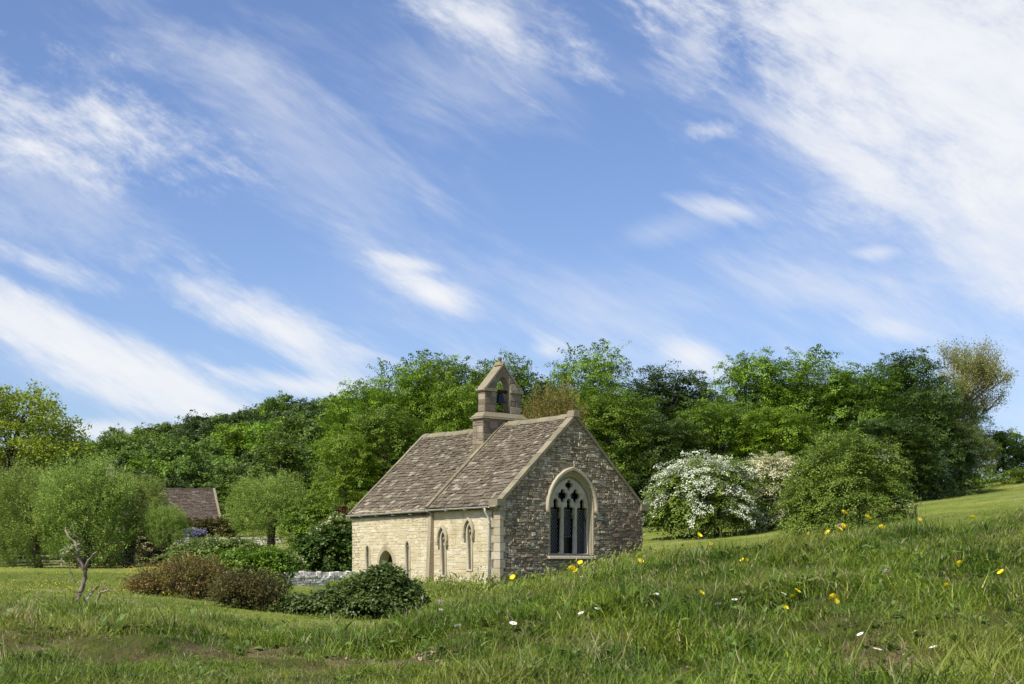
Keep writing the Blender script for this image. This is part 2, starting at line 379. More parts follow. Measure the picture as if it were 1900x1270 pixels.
k = MN('meadow_ground')
n1 = k.noise(.35, 5, .6); n2 = k.noise(2.2, 6, .65); n3 = k.noise(22, 5, .7); n4 = k.noise(.11, 3, .5)
c = k.ramp(n2, [(.3, (.085, .125, .020)), (.5, (.145, .19, .026)), (.72, (.23, .26, .048))])
c = k.mix(k.math('MULTIPLY', k.step(n1, .45, .7), .6), c, (.26, .28, .045))
c = k.mix(k.math('MULTIPLY', k.step(n4, .52, .68), .5), c, (.26, .26, .10))
c = k.mix(k.math('MULTIPLY', k.step(k.noise(3.1, 4, .6), .58, .66), k.math('MULTIPLY', k.step(k.noise(.18, 2, .5), .5, .62), .6)), c, (.40, .36, .02))
c = k.mix(k.math('MULTIPLY', k.step(n3, .45, .62), .25), c, (.04, .06, .012))
c = k.mix(k.math('MULTIPLY', k.step(k.noise(.5, 6, .65, stretch=(.35, 1, 1)), .46, .62), .5), c, (.30, .27, .13))
c = k.mix(k.math('MULTIPLY', k.step(k.noise(.8, 6, .7, stretch=(.5, 1, 1)), .52, .66), .55), c, (.09, .13, .022))
c = k.mix(k.math('MULTIPLY', k.attr('thatch'), .85), c, k.ramp(k.noise(9, 5, .7), [(.35, (.025, .030, .010)), (.6, (.075, .07, .024)), (.75, (.22, .17, .085))]))
bare = k.attr('bare')
soil = k.ramp(k.noise(30, 5, .7), [(.3, (.07, .045, .026)), (.55, (.17, .115, .07)), (.72, (.42, .33, .22))])
c = k.mix(bare, c, soil)
GROUND = k.out(k.bsdf(c, .95, .08, k.bump(k.math('ADD', n2, n3), .7, .06)))
me = mesh_np('meadow', V, np.stack([ii, ii + 1, ii + nu + 1, ii + nu], 1), [GROUND], smooth_=True)
a = me.attributes.new('bare', 'FLOAT', 'POINT'); a.data.foreach_set('value', barefn(V[:, 0], V[:, 1]).astype(np.float32))
a = me.attributes.new('thatch', 'FLOAT', 'POINT'); a.data.foreach_set('value', np.clip((13 - V[:, 1]) / 4, 0, 1).astype(np.float32))
tag(link('meadow', me), 'rolling green meadow rising to the right', kind='structure')

# ------------------------------------------------------------------ foliage
def unit(v): return v / (np.linalg.norm(v, axis=-1, keepdims=True) + 1e-9)
def leaves(rng, lobes, n_clump, n_leaf, L=.9, w=.45, thick=.12, leaf=.15, aspect=1.5, droop=.3, shell=(.72, 1.05), rise=0.0, upw=.8, rnd=.5, zmin=None, pick=None, both=.25, tint_up=.0):
    """lobes: rows cx cy cz rx ry rz. Returns arrays of quads"""
    lobes = np.asarray(lobes, float)
    area = (lobes[:, 3] * lobes[:, 5]); li = rng.choice(len(lobes), n_clump, p=area / area.sum())
    cen = (lobes[:, :3] * area[:, None]).sum(0) / area.sum()
    d = unit(rng.normal(size=(n_clump, 3))); flip = (d[:, 2] < -.2) & (rng.rand(n_clump) < .7); d[flip, 2] *= -1
    out0 = unit(lobes[li, :3] - cen + 1e-3); back = (d * out0).sum(1) < -.3; bk = back & (rng.rand(n_clump) < .6); d[bk] *= -1
    c = lobes[li, :3] + d * lobes[li, 3:6] * rng.uniform(*shell, size=(n_clump, 1))
    if zmin is not None: c[:, 2] = np.maximum(c[:, 2], zmin + rng.rand(n_clump) * .3)
    if pick is not None:
        m = pick(c, d, rng); c = c[m]; d = d[m]; n_clump = len(c)
    h = d.copy(); h[:, 2] = h[:, 2] * .5 + rise - droop * .4; h = unit(h + .25 * rng.normal(size=h.shape))
    sd_ = unit(np.cross(h, [0, 0, 1.0])); up = unit(np.cross(sd_, h))
    cs = rng.uniform(.6, 1.35, n_clump)
    ct = rng.rand(n_clump)
    n = n_clump * n_leaf; ci = np.repeat(np.arange(n_clump), n_leaf)
    aa = rng.uniform(-.6, 1, n); bb = rng.uniform(-1, 1, n) * (1 - .65 * np.clip(aa, 0, 1)); th = rng.normal(size=n)
    s = cs[ci][:, None]
    p = c[ci] + s * (h[ci] * (aa * L)[:, None] + sd_[ci] * (bb * w)[:, None] + up[ci] * (th * thick)[:, None])
    p[:, 2] -= (droop * L * np.clip(aa, 0, 1) ** 2) * cs[ci]
    nm = unit(up[ci] * upw + h[ci] * .35 + rng.normal(size=(n, 3)) * rnd)
    tg = unit(np.cross(nm, unit(rng.normal(size=(n, 3)) - h[ci] * 1.2)))
    bt = np.cross(nm, tg)
    sz = leaf * rng.uniform(.6, 1.3, n)[:, None]
    lt = bt * sz * .5; wt = tg * sz * .5 / aspect
    V = np.stack([p - lt, p + wt * 1.0 - lt * .1, p + lt, p - wt - lt * .1], 1).reshape(-1, 3)
    t = np.clip(.42 * ct[ci] + .33 * rng.rand(n) + .25 * np.clip(aa, 0, 1) + tint_up, 0, 1)
    return V, np.repeat(t, 4)
def leafmesh(name, parts, m):
    V = np.concatenate([p[0] for p in parts]); t = np.concatenate([p[1] for p in parts])
    return mesh_np(name, V, np.arange(len(V)).reshape(-1, 4), [m], t)
def lobeset(rng, n, R, H, z0, lr=(.28, .45), top=1.0, squash=.8):
    """lobes over an egg of half width R between z0 and z0+H"""
    out = [(0, 0, z0 + H * .5, R * .62, R * .62, H * .36)]
    for i in range(n):
        t = (i + .5) / n; z = t ** .85; an = i * 2.39996 + rng.uniform(-.4, .4)
        prof = math.sin(math.pi * (.12 + .80 * z)) ** .7
        r = R * prof * rng.uniform(.55, .78); q = R * rng.uniform(*lr)
        out.append((math.cos(an) * r, math.sin(an) * r, z0 + H * (.08 + .84 * z) - q * .2, q, q, q * squash))
    return out
rng = np.random.RandomState(7)
# unit crowns: half width 1, height from 0 to 2 (scaled per tree)
def unit_crown(name, seed, nl, nc, nleaf, R=4.0, H=10.0, **k):
    r = np.random.RandomState(seed)
    lb = lobeset(r, nl, R, H, 0)
    kk = dict(L=.95, w=.5, thick=.12, leaf=.17, aspect=1.5, droop=.35); kk.update(k)
    Vt = leaves(r, lb, nc, nleaf, **kk)
    V = Vt[0]; V = V / [R, R, H]
    return V, Vt[1], lb
CROWNS = {}
def crown(key, V, t): CROWNS[key] = mesh_np('crown', V, np.arange(len(V)).reshape(-1, 4), [L_MID], t)
for kx, sd0 in (('beech', 11), ('beech2', 12), ('beech3', 13)):
    V, t, lb = unit_crown(kx, sd0, 34, 800, 78, L=.95, w=.62, thick=.07, leaf=.145, rnd=.30, droop=.28, upw=1.0); crown(kx, V, t)
for kx, sd0 in (('hill', 21), ('hill2', 22), ('hill3', 23)):
    V, t, lb = unit_crown(kx, sd0, 17, 230, 48, R=3.0, H=7.0, L=.8, w=.6, thick=.13, leaf=.26, droop=.2, rnd=.4); crown(kx, V, t)
for kx, sd0 in (('lime', 31),):
    V, t, lb = unit_crown(kx, sd0, 26, 620, 70, R=4.5, H=10, L=.9, w=.6, thick=.2, leaf=.17, droop=.25, rnd=.55); crown(kx, V, t)
for kx, sd0 in (('willow', 41), ('willow2', 42)):
    r = np.random.RandomState(sd0); R, H = 2.6, 5.0
    lb = lobeset(r, 24, R, H, 0, lr=(.22, .40), squash=1.5)
    V, t = leaves(r, lb, 1100, 52, L=.8, w=.15, thick=.12, leaf=.105, aspect=2.4, droop=.1, rise=1.1, upw=.5, rnd=.7, shell=(.6, 1.08))
    V = V / [R, R, H]; crown(kx, V, t)
# bare framework for each crown: trunk with limbs
def trunk_mesh(seed, h=1.0, r=.06, n=7, spread=.55, low=.35):
    rr = np.random.RandomState(seed); b = MB()
    pts = [(0, 0, -.04), (.01, 0, .02), (.02, .01, low), (-.02, .02, .62), (0, 0, .9)]
    b.tube(pts, [r * 1.5, r * 1.05, r * .8, r * .5, r * .15], 7)
    for i in range(n):
        an = i * 2.4 + rr.uniform(-.3, .3); z0 = low + .35 * rr.rand(); L = spread * rr.uniform(.6, 1)
        e = np.array([math.cos(an) * L, math.sin(an) * L, z0 + .28 * rr.uniform(.6, 1.2)])
        s0 = np.array([0, 0, z0]); m = (s0 + e) / 2 + [0, 0, .03]
        b.tube([s0, m, e], [r * .42, r * .3, r * .08], 5)
    return b.mesh('trunk', [BARK])
TRUNKS = [trunk_mesh(1), trunk_mesh(2), trunk_mesh(3, r=.05)]
def tree(name, px, Y, ytop, wpx, ckey, m, label, group=None, cat='tree', base=.12, rz=0, depthf=1.0, tk=0, zb=None, bark=None, trs=1.0):
    X = at(px, Y); z = float(tz(X, Y)) if zb is None else zb
    h = zpx(ytop, Y) - z; w = wpx / F * Y / 2
    o = empty(name, (X, Y, z - .05), label, cat, group, 0)
    c = link('crown', CROWNS[ckey], o); c.scale = (w / .92, w / .92 * depthf, h * (1 - base)); c.location = (0, 0, h * base); c.rotation_euler.z = rz
    c.material_slots[0].link = 'OBJECT'; c.material_slots[0].material = m
    t = link('trunk', TRUNKS[tk], o); t.scale = (w * trs, w * trs, h * .92); t.rotation_euler.z = rz
    if bark: t.material_slots[0].link = 'OBJECT'; t.material_slots[0].material = bark
    return o
# ---- main wood behind the church
front = [
    (670, 82, 704, 150, 'beech', L_BRIGHT, 'bright green beech at the left end of the tall wood, beside the nave roof', 0.02),
    (640, 76, 800, 110, 'beech2', L_BRIGHT, 'low bright green tree against the left foot of the tall beech wood', 0.0),
    (745, 84, 668, 150, 'beech3', L_BRIGHT, 'tall fresh green beech rising behind the stone slates of the nave', .05),
    (715, 78, 745, 150, 'beech', L_MID, 'mid green beech directly behind the west end of the nave roof', .02),
    (830, 88, 650, 170, 'beech2', L_MID, 'deeper green beech just left of the bellcote, taller than its neighbours', .05),
    (850, 80, 700, 120, 'beech3', L_BRIGHT, 'lighter green beech with drooping sprays touching the left side of the bellcote', .0),
    (935, 90, 652, 130, 'beech', L_MID, 'green beech whose top shows above the bellcote finial', .05),
    (1095, 86, 641, 160, 'beech3', L_BRIGHT, 'bright green beech peaking above the chancel gable', .05),
    (1140, 80, 716, 170, 'beech2', L_MID, 'mid green beech right of the chancel gable apex', .0),
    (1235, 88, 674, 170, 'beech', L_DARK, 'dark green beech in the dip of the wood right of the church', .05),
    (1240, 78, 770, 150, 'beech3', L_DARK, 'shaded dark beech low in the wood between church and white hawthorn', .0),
    (1385, 86, 648, 150, 'beech2', L_BRIGHT, 'bright green beech standing over the white blossoming hawthorn', .03),
    (1330, 80, 735, 150, 'beech', L_MID, 'mid green beech left of the brightest one, above the white hawthorn', .0),
    (1500, 86, 650, 170, 'beech3', L_MID, 'mid green beech above the large unflowered hawthorn', .03),
    (1450, 78, 745, 150, 'beech2', L_BRIGHT, 'low bright beech with layered sprays over the cream hawthorn', .0),
    (1590, 84, 672, 160, 'beech', L_MID, 'olive green beech behind the right shoulder of the large hawthorn', .02),
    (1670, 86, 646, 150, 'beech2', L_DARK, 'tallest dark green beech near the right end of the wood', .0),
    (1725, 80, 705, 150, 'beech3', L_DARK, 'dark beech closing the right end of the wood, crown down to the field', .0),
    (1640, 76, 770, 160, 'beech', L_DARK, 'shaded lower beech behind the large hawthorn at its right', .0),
]
for i, (px, Y, yt, w, ck, m, lb, bs) in enumerate(front):
    tree('beech_tree', px, Y, yt, w * 1.12, ck, m, lb, 'tall trees of the wood behind the church', base=bs, rz=i * 1.3, tk=i % 3)
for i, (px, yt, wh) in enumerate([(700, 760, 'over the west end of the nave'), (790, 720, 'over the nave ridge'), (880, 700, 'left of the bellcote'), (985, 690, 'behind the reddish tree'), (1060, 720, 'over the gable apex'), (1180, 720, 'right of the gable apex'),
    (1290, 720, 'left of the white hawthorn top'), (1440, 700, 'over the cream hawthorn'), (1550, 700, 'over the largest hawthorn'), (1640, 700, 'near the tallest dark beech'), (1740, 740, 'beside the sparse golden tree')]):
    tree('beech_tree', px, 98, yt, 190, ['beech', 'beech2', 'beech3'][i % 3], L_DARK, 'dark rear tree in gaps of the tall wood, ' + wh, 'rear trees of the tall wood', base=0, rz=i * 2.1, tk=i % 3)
tree('copper_tree', 1030, 68, 742, 125, 'willow2', L_COPPER, 'reddish brown tree with fine twigs behind the chancel roof, right of the bellcote', base=.25, tk=2)
# far left large tree
tree('broadleaf_tree', 20, 100, 714, 270, 'lime', L_LIME, 'large yellow-green tree at the left edge above the willows', base=.1, trs=.8)
tree('broadleaf_tree', -110, 95, 740, 220, 'lime', L_LIME, 'yellow-green tree cut by the left edge of the picture', base=.1, rz=2)
tree('broadleaf_tree', 100, 112, 800, 150, 'beech2', L_DARK, 'dark tree tucked under the large yellow-green tree, behind the willows', base=.05)
# hillside wood
ORD = 'first second third fourth fifth sixth seventh eighth ninth tenth eleventh twelfth thirteenth fourteenth fifteenth sixteenth seventeenth eighteenth nineteenth twentieth'.split() + ['twenty-first', 'twenty-second', 'twenty-third', 'twenty-fourth', 'twenty-fifth', 'twenty-sixth', 'twenty-seventh']
ROWN = ['skyline row'] + [w + ' row below the skyline' for w in ORD[:8]]
rr = random.Random(5)
for ri, (Y, st) in enumerate(((272, 46), (248, 48), (226, 50), (205, 54), (186, 58), (168, 62), (150, 66), (132, 72), (116, 80))):
    px = -60 + rr.uniform(0, 40); ti = 0
    while px < 740:
        if not (Y < 125 and (px < 150 or px > 640)):
            y2 = Y + rr.uniform(-8, 8); X = at(px, y2); w = st * rr.uniform(1.25, 1.75); hh = rr.uniform(6.2, 8.2) * (1.0 if Y > 140 else .85)
            if Y > 240: hh *= .82
            sh = rr.random(); m, nm = (L_HILL, 'mid green') if sh < .45 else (L_HILLD, 'dark green') if sh < .8 else (L_BRIGHT, 'bright green')
            g = float(tz(X, y2)); lab = f'{nm} round tree, {ORD[ti]} from the left in the {ROWN[ri]}'; ti += 1
            tree('woodland_tree', px, y2, HY - (g + hh - EYE) / y2 * F, w, rr.choice(['hill', 'hill2', 'hill3']), m, lab, 'round trees of the hillside wood', base=.02, rz=rr.uniform(0, 6), tk=rr.randrange(3))
        px += st * rr.uniform(.75, 1.15)

# ---- pollard willows
def willow(px, Y, ytop, wpx, ybase, trunk_px, tr_w, lean, ck, label, ybot=None, m=L_WILLOW):
    X = at(trunk_px, Y); z = float(tz(X, Y)); top = zpx(ytop, Y); w = wpx / F * Y / 2
    o = empty('pollard_willow', (X, Y, z - .05), label, 'willow tree', 'pollard willows in the meadow')
    h = top - z; cb = (zpx(ybot, Y) - z) if ybot else h * .2
    c = link('crown', CROWNS[ck], o); c.location = (at(px, Y) - X, 0, cb); c.scale = (w / .95, w / .95, h - cb); c.rotation_euler.z = px
    c.material_slots[0].link = 'OBJECT'; c.material_slots[0].material = m
    b = MB(); cz = cb + (h - cb) * .3; hx = lean
    rw = tr_w / F * Y / 2; r = random.Random(int(px))
    pts = [(0, 0, -.1), (0, 0, .12), (hx * .35, 0, cz * .4), (hx * .8, .05, cz * .8), (hx, 0, cz)]
    b.tube(pts, [rw * 1.5, rw * 1.12, rw * .92, rw * 1.1, rw * 1.5], 12)
    for i in range(9):
        an = i * 2.4; L = w * .75
        s0 = np.array([hx, 0, cz * .95]); e = s0 + [math.cos(an) * L * .7, math.sin(an) * L * .7, (h - cz) * r.uniform(.5, .8)]
        b.tube([s0, (s0 + e) / 2 + [0, 0, .1 * h], e], [rw * .35, rw * .2, .02], 5)
    b.obj('trunk', BARKD, o)
willow(56, 78, 884, 165, 1060, 72, 14, -.35, 'willow', 'leftmost willow with a leaning dark trunk', 1030)
willow(-25, 84, 912, 150, 1060, -20, 14, .1, 'willow2', 'willow cut off by the left edge of the picture', 1026)
willow(158, 76, 870, 190, 1060, 155, 24, .1, 'willow2', 'broad grey-green willow behind the dead branches', 1034)
willow(243, 80, 890, 140, 1048, 238, 22, .25, 'willow', 'willow with a stout furrowed trunk left of the fence post', 985)
willow(308, 77, 945, 84, 1040, 322, 13, -.45, 'willow2', 'small low willow with a trunk leaning left under the barn roof', 1010)
willow(498, 76, 892, 146, 1015, 503, 15, .0, 'willow', 'solitary grey-green willow between the barn and the church', 996)

# ---- hawthorns
def bush_obj(name, px, Y, lobes_px, label, cat, m, nc, nl, group=None, blossom=None, bl=(0, 0), ybase=None, seed=1, twigs=None, partname='foliage', **k):
    """lobes_px: (px, py, rx_px, rz_px) circles in real units at distance Y; depth from width"""
    X = at(px, Y); z = float(tz(X, Y)) if ybase is None else zpx(ybase, Y)
    o = empty(name, (X, Y, z), label, cat, group); r = np.random.RandomState(seed)
    lb = [((a - px) / F * Y, dy, zpx(b, Y) - z, rx / F * Y, rx / F * Y * .85, rz / F * Y) for (a, b, rx, rz, dy) in [(q + (0,))[:5] if len(q) == 4 else q for q in lobes_px]]
    c = link(partname, leafmesh(partname, [leaves(r, lb, nc, nl, zmin=.02, **k)], m), o)
    if blossom:
        pk = lambda c_, d_, g: (d_[:, 2] > bl[2]) if len(bl) > 2 else np.ones(len(c_), bool)
        kk = dict(k); kk['tint_up'] = .2; kk['shell'] = (.97, 1.12); kk['leaf'] = k['leaf'] * .75
        if len(bl) > 3: kk['shell'] = bl[3]
        link('blossom', leafmesh('blossom', [leaves(r, lb if len(bl) < 5 else [lb[i] for i in bl[4]], bl[0], bl[1], zmin=.05, pick=pk, **kk)], blossom), o)
    if twigs:
        b = MB(); rw = max(l[3] for l in lb)
        for i in range(twigs):
            l = lb[i % len(lb)]; an = r.uniform(0, 6.28); s0 = np.array([l[0] * .5, l[1] * .5, -.05])
            e = np.array([l[0] + math.cos(an) * l[3] * .9, l[1] + math.sin(an) * l[4] * .9, l[2] + l[5] * r.uniform(.1, 1.15)])
            mm = (s0 + e) / 2 + r.normal(size=3) * .12 * rw
            if i % 3 == 0: e = s0 + (e - s0) * 1.18
            b.tube([s0, mm, e], [.012 * rw + .006, .008 * rw + .004, .003], 4)
        b.obj('branches', BARKD, o)
    return o
kw = dict(L=.6, w=.34, thick=.04, leaf=.10, aspect=1.4, droop=.45, rnd=.32)
bush_obj('hawthorn_bush', 1300, 64, [(1300, 905, 68, 52), (1258, 915, 42, 50), (1345, 900, 48, 48), (1290, 935, 70, 42), (1240, 945, 34, 36), (1350, 940, 46, 42), (1300, 962, 80, 20)],
         'round hawthorn smothered in white blossom right of the church', 'hawthorn', L_OLIVE, 460, 70, 'hawthorns along the wood edge', L_BLOS, (400, 74, -.35), seed=3, twigs=20, **kw)
bush_obj('hawthorn_bush', 1425, 66, [(1420, 900, 45, 46), (1450, 890, 36, 38), (1405, 935, 36, 36), (1440, 945, 40, 36), (1430, 965, 50, 18)],
         'smaller hawthorn with creamy blossom beside the white one', 'hawthorn', L_HAW, 260, 60, 'hawthorns along the wood edge', L_BLOSP, (300, 85, -.4), seed=4, twigs=14, **kw)
bush_obj('hawthorn_bush', 1568, 54, [(1560, 860, 70, 58), (1515, 900, 48, 50), (1625, 880, 52, 58), (1560, 920, 92, 60), (1502, 950, 50, 42), (1640, 935, 46, 50), (1570, 970, 110, 30), (1650, 965, 40, 25)],
         'largest hawthorn, dark green with a thin white fringe on its upper right', 'hawthorn', L_OLIVE, 1000, 85, 'hawthorns along the wood edge', L_BLOS, (46, 26, .0, (1.0, 1.15), (2, 5)), seed=5, twigs=30, **{**kw, 'leaf': .068})
# sparse golden tree at the right
def sparse_tree():
    Y = 92; px = 1768; X = at(px, Y); z = float(tz(X, Y)); H = zpx(618, Y) - z
    o = empty('ash_tree', (X, Y, z - .05), 'sparse golden tree with bare limbs showing, right of the dark wood', 'tree')
    r = np.random.RandomState(9); b = MB(); tips = []
    def grow(p, d, L, rad, lev):
        n = 4; pts = [p]; q = p.copy(); dd = d.copy()
        for i in range(n):
            dd = unit(dd + r.normal(size=3) * .13 + [0, 0, .05]); q = q + dd * L / n; pts.append(q.copy())
        b.tube(pts, np.linspace(rad, rad * .6, n + 1), 6 if lev < 2 else 4, cap=lev > 3)
        if lev >= 3: tips.extend([pts[-1], pts[2], pts[3]])
        if lev >= 5: return
        for i in range(3 if lev else 6):
            t = r.uniform(.45, 1.0) if lev else r.uniform(.3, 1.0); s = pts[0] + (pts[-1] - pts[0]) * t
            an = r.uniform(0, 6.28) if lev else i * 2.4; side = np.array([math.cos(an), math.sin(an), .15])
            grow(np.array(pts[min(n, int(t * n))]), unit(dd * .75 + side * .75), L * r.uniform(.58, .78), rad * .58, lev + 1)
    grow(np.array([0, 0, 0.]), np.array([-.05, 0, 1.]), H * .40, .17, 0)
    tp = np.array(tips); k = H * .97 / tp[:, 2].max(); 
    ob = b.obj('trunk', BARK, o); ob.scale = (1, 1, k)
    tp[:, 2] *= k
    mxs = (tp[:, 0].max() + tp[:, 0].min()) / 2; ob.location.x = -mxs; tp[:, 0] -= mxs
    w = (150 / F * Y / 2) / np.percentile(np.abs(tp[:, 0]), 96); ob.scale = (w, w, k); ob.location.x = -mxs * w; tp[:, :2] *= w
    nl = 15; ci = np.repeat(np.arange(len(tp)), nl); p = tp[ci] + r.normal(size=(len(ci), 3)) * .22
    nm = unit(r.normal(size=p.shape) + [0, 0, .6]); tg = unit(np.cross(nm, r.normal(size=p.shape))); bt = np.cross(nm, tg); s = .055 * r.uniform(.6, 1.3, (len(p), 1))
    V = np.stack([p - bt * s, p + tg * s * .5, p + bt * s, p - tg * s * .5], 1).reshape(-1, 3)
    link('crown', leafmesh('crown', [(V, np.repeat(r.rand(len(p)), 4))], L_GOLD), o)
sparse_tree()
tree('small_tree', 1800, 90, 800, 90, 'willow', L_HAW, 'low olive bush at the foot of the sparse golden tree', base=.02)
tree('small_tree', 1862, 96, 795, 80, 'hill', L_MID, 'leafy green shrub just right of the sparse golden tree', base=.02)
tree('small_tree', 1920, 98, 812, 110, 'hill2', L_DARK, 'dark shrub at the right edge on top of the field', base=.02)
tree('small_tree', 1990, 98, 790, 130, 'hill3', L_DARK, 'dark hedge tree cut off by the right edge', base=.02)
bush_obj('nettle_patch', 1835, 86, [(1790, 897, 30, 10), (1830, 893, 32, 11), (1875, 888, 32, 12), (1920, 884, 30, 12), (1760, 903, 20, 8)], 'low green bank of weeds along the top of the right field', 'weeds', L_MID, 160, 40, seed=8, L=.5, w=.4, thick=.1, leaf=.13, aspect=1.5, droop=.2)

# ---- middle distance bushes on the left and around the church
kb = dict(L=.20, w=.14, thick=.035, leaf=.055, aspect=1.5, droop=.35, rnd=.38)
bush_obj('ivy_mound', 690, 24, [(712, 1090, 42, 34), (745, 1110, 34, 32), (672, 1104, 38, 26), (700, 1125, 66, 30), (622, 1118, 48, 22), (575, 1126, 38, 19), (550, 1136, 24, 13), (740, 1138, 38, 20), (650, 1140, 60, 16), (722, 1060, 14, 8), (600, 1120, 30, 10)],
         'dark rounded bramble mound in front of the church door', 'bush', L_IVY, 1150, 34, seed=11, twigs=30, **{**kb, 'leaf': .06})
bush_obj('thorn_bush', 330, 26, [(300, 1085, 44, 34), (350, 1070, 48, 34), (395, 1075, 34, 30), (275, 1105, 36, 22), (340, 1105, 60, 26), (390, 1110, 40, 24), (262, 1092, 18, 16)],
         'rusty brown thorn bush with bare twigs sticking out', 'bush', L_BROWN, 900, 22, seed=12, twigs=260, **{**kb, 'leaf': .034, 'L': .24, 'w': .05, 'rise': .7, 'rnd': .7, 'shell': (.5, 1.15)})
bush_obj('thorn_bush', 462, 24, [(450, 1095, 44, 32), (490, 1100, 34, 30), (430, 1110, 34, 24), (470, 1122, 50, 18)],
         'darker brown and green thorn bush between the rusty one and the stone wall', 'bush', L_BROWND, 620, 24, seed=13, twigs=160, **{**kb, 'leaf': .036, 'L': .22, 'w': .06, 'rise': .6, 'rnd': .7, 'shell': (.5, 1.12)})
bush_obj('green_bush', 470, 34, [(455, 1050, 46, 26), (500, 1052, 34, 28), (420, 1055, 34, 22), (465, 1074, 50, 20)],
         'green scrub right behind the brown thorn bushes', 'bush', L_MID, 480, 34, seed=14, **{**kb, 'leaf': .075, 'L': .3, 'w': .2})
bush_obj('green_bush', 385, 46, [(360, 1025, 34, 17), (405, 1018, 38, 18), (445, 1020, 30, 16), (390, 1035, 60, 18), (480, 1030, 30, 14), (335, 1035, 26, 14)],
         'olive green low scrub below the barn roof', 'bush', L_HAW, 420, 34, seed=15, **{**kb, 'leaf': .09, 'L': .35, 'w': .25})
bush_obj('dark_bush', 600, 55, [(600, 1020, 40, 34), (630, 1010, 30, 30), (570, 1030, 30, 26), (605, 1045, 50, 24), (640, 1035, 24, 28)],
         'very dark green bush behind the dry stone wall, left of the nave', 'bush', L_DARK, 480, 38, seed=16, **{**kb, 'leaf': .11, 'L': .4, 'w': .25})
bush_obj('elder_bush', 630, 62, [(632, 975, 26, 16), (605, 985, 24, 14), (650, 985, 18, 16), (620, 1000, 36, 16)],
         'pale shrub with cream flower heads at the left end of the nave eaves', 'bush', L_HAW, 170, 34, seed=17, blossom=L_BLOSP, bl=(34, 30, .2), **{**kb, 'leaf': .12, 'L': .35, 'w': .25})
bush_obj('elder_bush', 527, 44, [(525, 1040, 18, 18), (540, 1050, 16, 16), (515, 1055, 14, 14)],
         'small shrub with creamy flowers at the left end of the dry stone wall', 'bush', L_HAW, 110, 30, seed=18, blossom=L_BLOSP, bl=(24, 24, .1), **{**kb, 'leaf': .09, 'L': .25, 'w': .18})
bush_obj('copper_shrub', 636, 70, [(634, 948, 9, 9), (640, 958, 8, 8)], 'dark red leaved shrub under the nave roof corner', 'bush', leafmat('leaf_red', (.05, .012, .01), (.14, .03, .025), .2), 26, 30, seed=19, ybase=975, **{**kb, 'leaf': .12, 'L': .3, 'w': .2})
bush_obj('green_bush', 575, 70, [(560, 965, 36, 24), (600, 960, 34, 24), (585, 985, 50, 22)], 'mid green shrub between the solitary willow and the nave', 'bush', L_MID, 260, 36, seed=20, **{**kb, 'leaf': .13, 'L': .45, 'w': .3})
# hedges by the barn
bush_obj('hedge', 250, 84, [(x, 1034, 22, 15, 0) for x in range(150, 350, 22)], 'long clipped dark hedge behind the fence posts', 'hedge', L_HEDGE, 420, 30, seed=21, ybase=1052, **{**kb, 'leaf': .13, 'L': .3, 'w': .3, 'droop': .1})
bush_obj('hedge', 385, 94, [(x, 980, 17, 17, 0) for x in range(256, 432, 14)] + [(x, 1004, 17, 17, 0) for x in range(196, 340, 14)], 'clipped brown-topped hedge hiding the barn wall', 'hedge', L_HEDGE, 760, 34, seed=22, ybase=1022, **{**kb, 'leaf': .13, 'L': .3, 'w': .3, 'droop': .1})
bush_obj('hedge', 40, 92, [(x, 1022, 30, 20, 0) for x in range(-160, 150, 30)], 'dark hedge behind the rail fence at the far left', 'hedge', L_DARK, 420, 30, seed=23, ybase=1050, **{**kb, 'leaf': .15, 'L': .4, 'w': .35, 'droop': .1})
bush_obj('lilac_bush', 363, 88, [(355, 988, 8, 7), (370, 991, 9, 7), (362, 998, 12, 7)], 'small bush with purple-blue flowers on the low garden wall', 'bush', L_MID, 50, 26, seed=24, ybase=1008, blossom=L_PURPLE, bl=(46, 40, -.4), **{**kb, 'leaf': .10, 'L': .22, 'w': .2})

# ------------------------------------------------------------------ church
TH = RAD(41.0)
church = empty('church', (at(928, 45), 45, EYE), 'small limestone church with stone slate roof and gabled bellcote', 'church', rz=TH)
CW, CL, CJ = 6.5, 8.1, 3.56       # gable width, length, chancel length (local x across the gable, y along, z relative to the eye)
EC, RC = 1.93, 4.86               # chancel wall-plate and ridge height
EN, RN = 1.82, 4.74
ZB = -1.7
APX = CW / 2
def fill2d(name, loops, ext, mapf, mat_, parent, bevel=0.0, at_depth=0.0, tint=.5):
    cu = bpy.data.curves.new('tmp', 'CURVE'); cu.dimensions = '2D'; cu.fill_mode = 'BOTH'; cu.extrude = ext / 2 - bevel; cu.bevel_depth = bevel; cu.bevel_resolution = 0
    for lp in loops:
        sp = cu.splines.new('POLY'); sp.points.add(len(lp) - 1)
        for p, q in zip(sp.points, lp): p.co = (q[0], q[1], 0, 1)
        sp.use_cyclic_u = True
    o = bpy.data.objects.new('tmp', cu); COL.objects.link(o)
    dg = bpy.context.evaluated_depsgraph_get(); dg.update()
    me = bpy.data.meshes.new_from_object(o.evaluated_get(dg)); me.name = name
    bpy.data.objects.remove(o); bpy.data.curves.remove(cu)
    co = np.empty(len(me.vertices) * 3, np.float32); me.vertices.foreach_get('co', co); co = co.reshape(-1, 3)
    co = mapf(co[:, 0], co[:, 1], co[:, 2] + at_depth); me.vertices.foreach_set('co', co.astype(np.float32).ravel())
    a = me.attributes.new('tint', 'FLOAT', 'POINT'); a.data.foreach_set('value', np.full(len(me.vertices), tint, np.float32))
    me.materials.clear(); me.materials.append(mat_); me.update()
    return link(name, me, parent)
mapG = lambda u, v, d: np.stack([u, d, v], -1)            # gable plane: depth runs +y
mapS = lambda u, v, d: np.stack([d, u, v], -1)            # south plane: depth runs +x
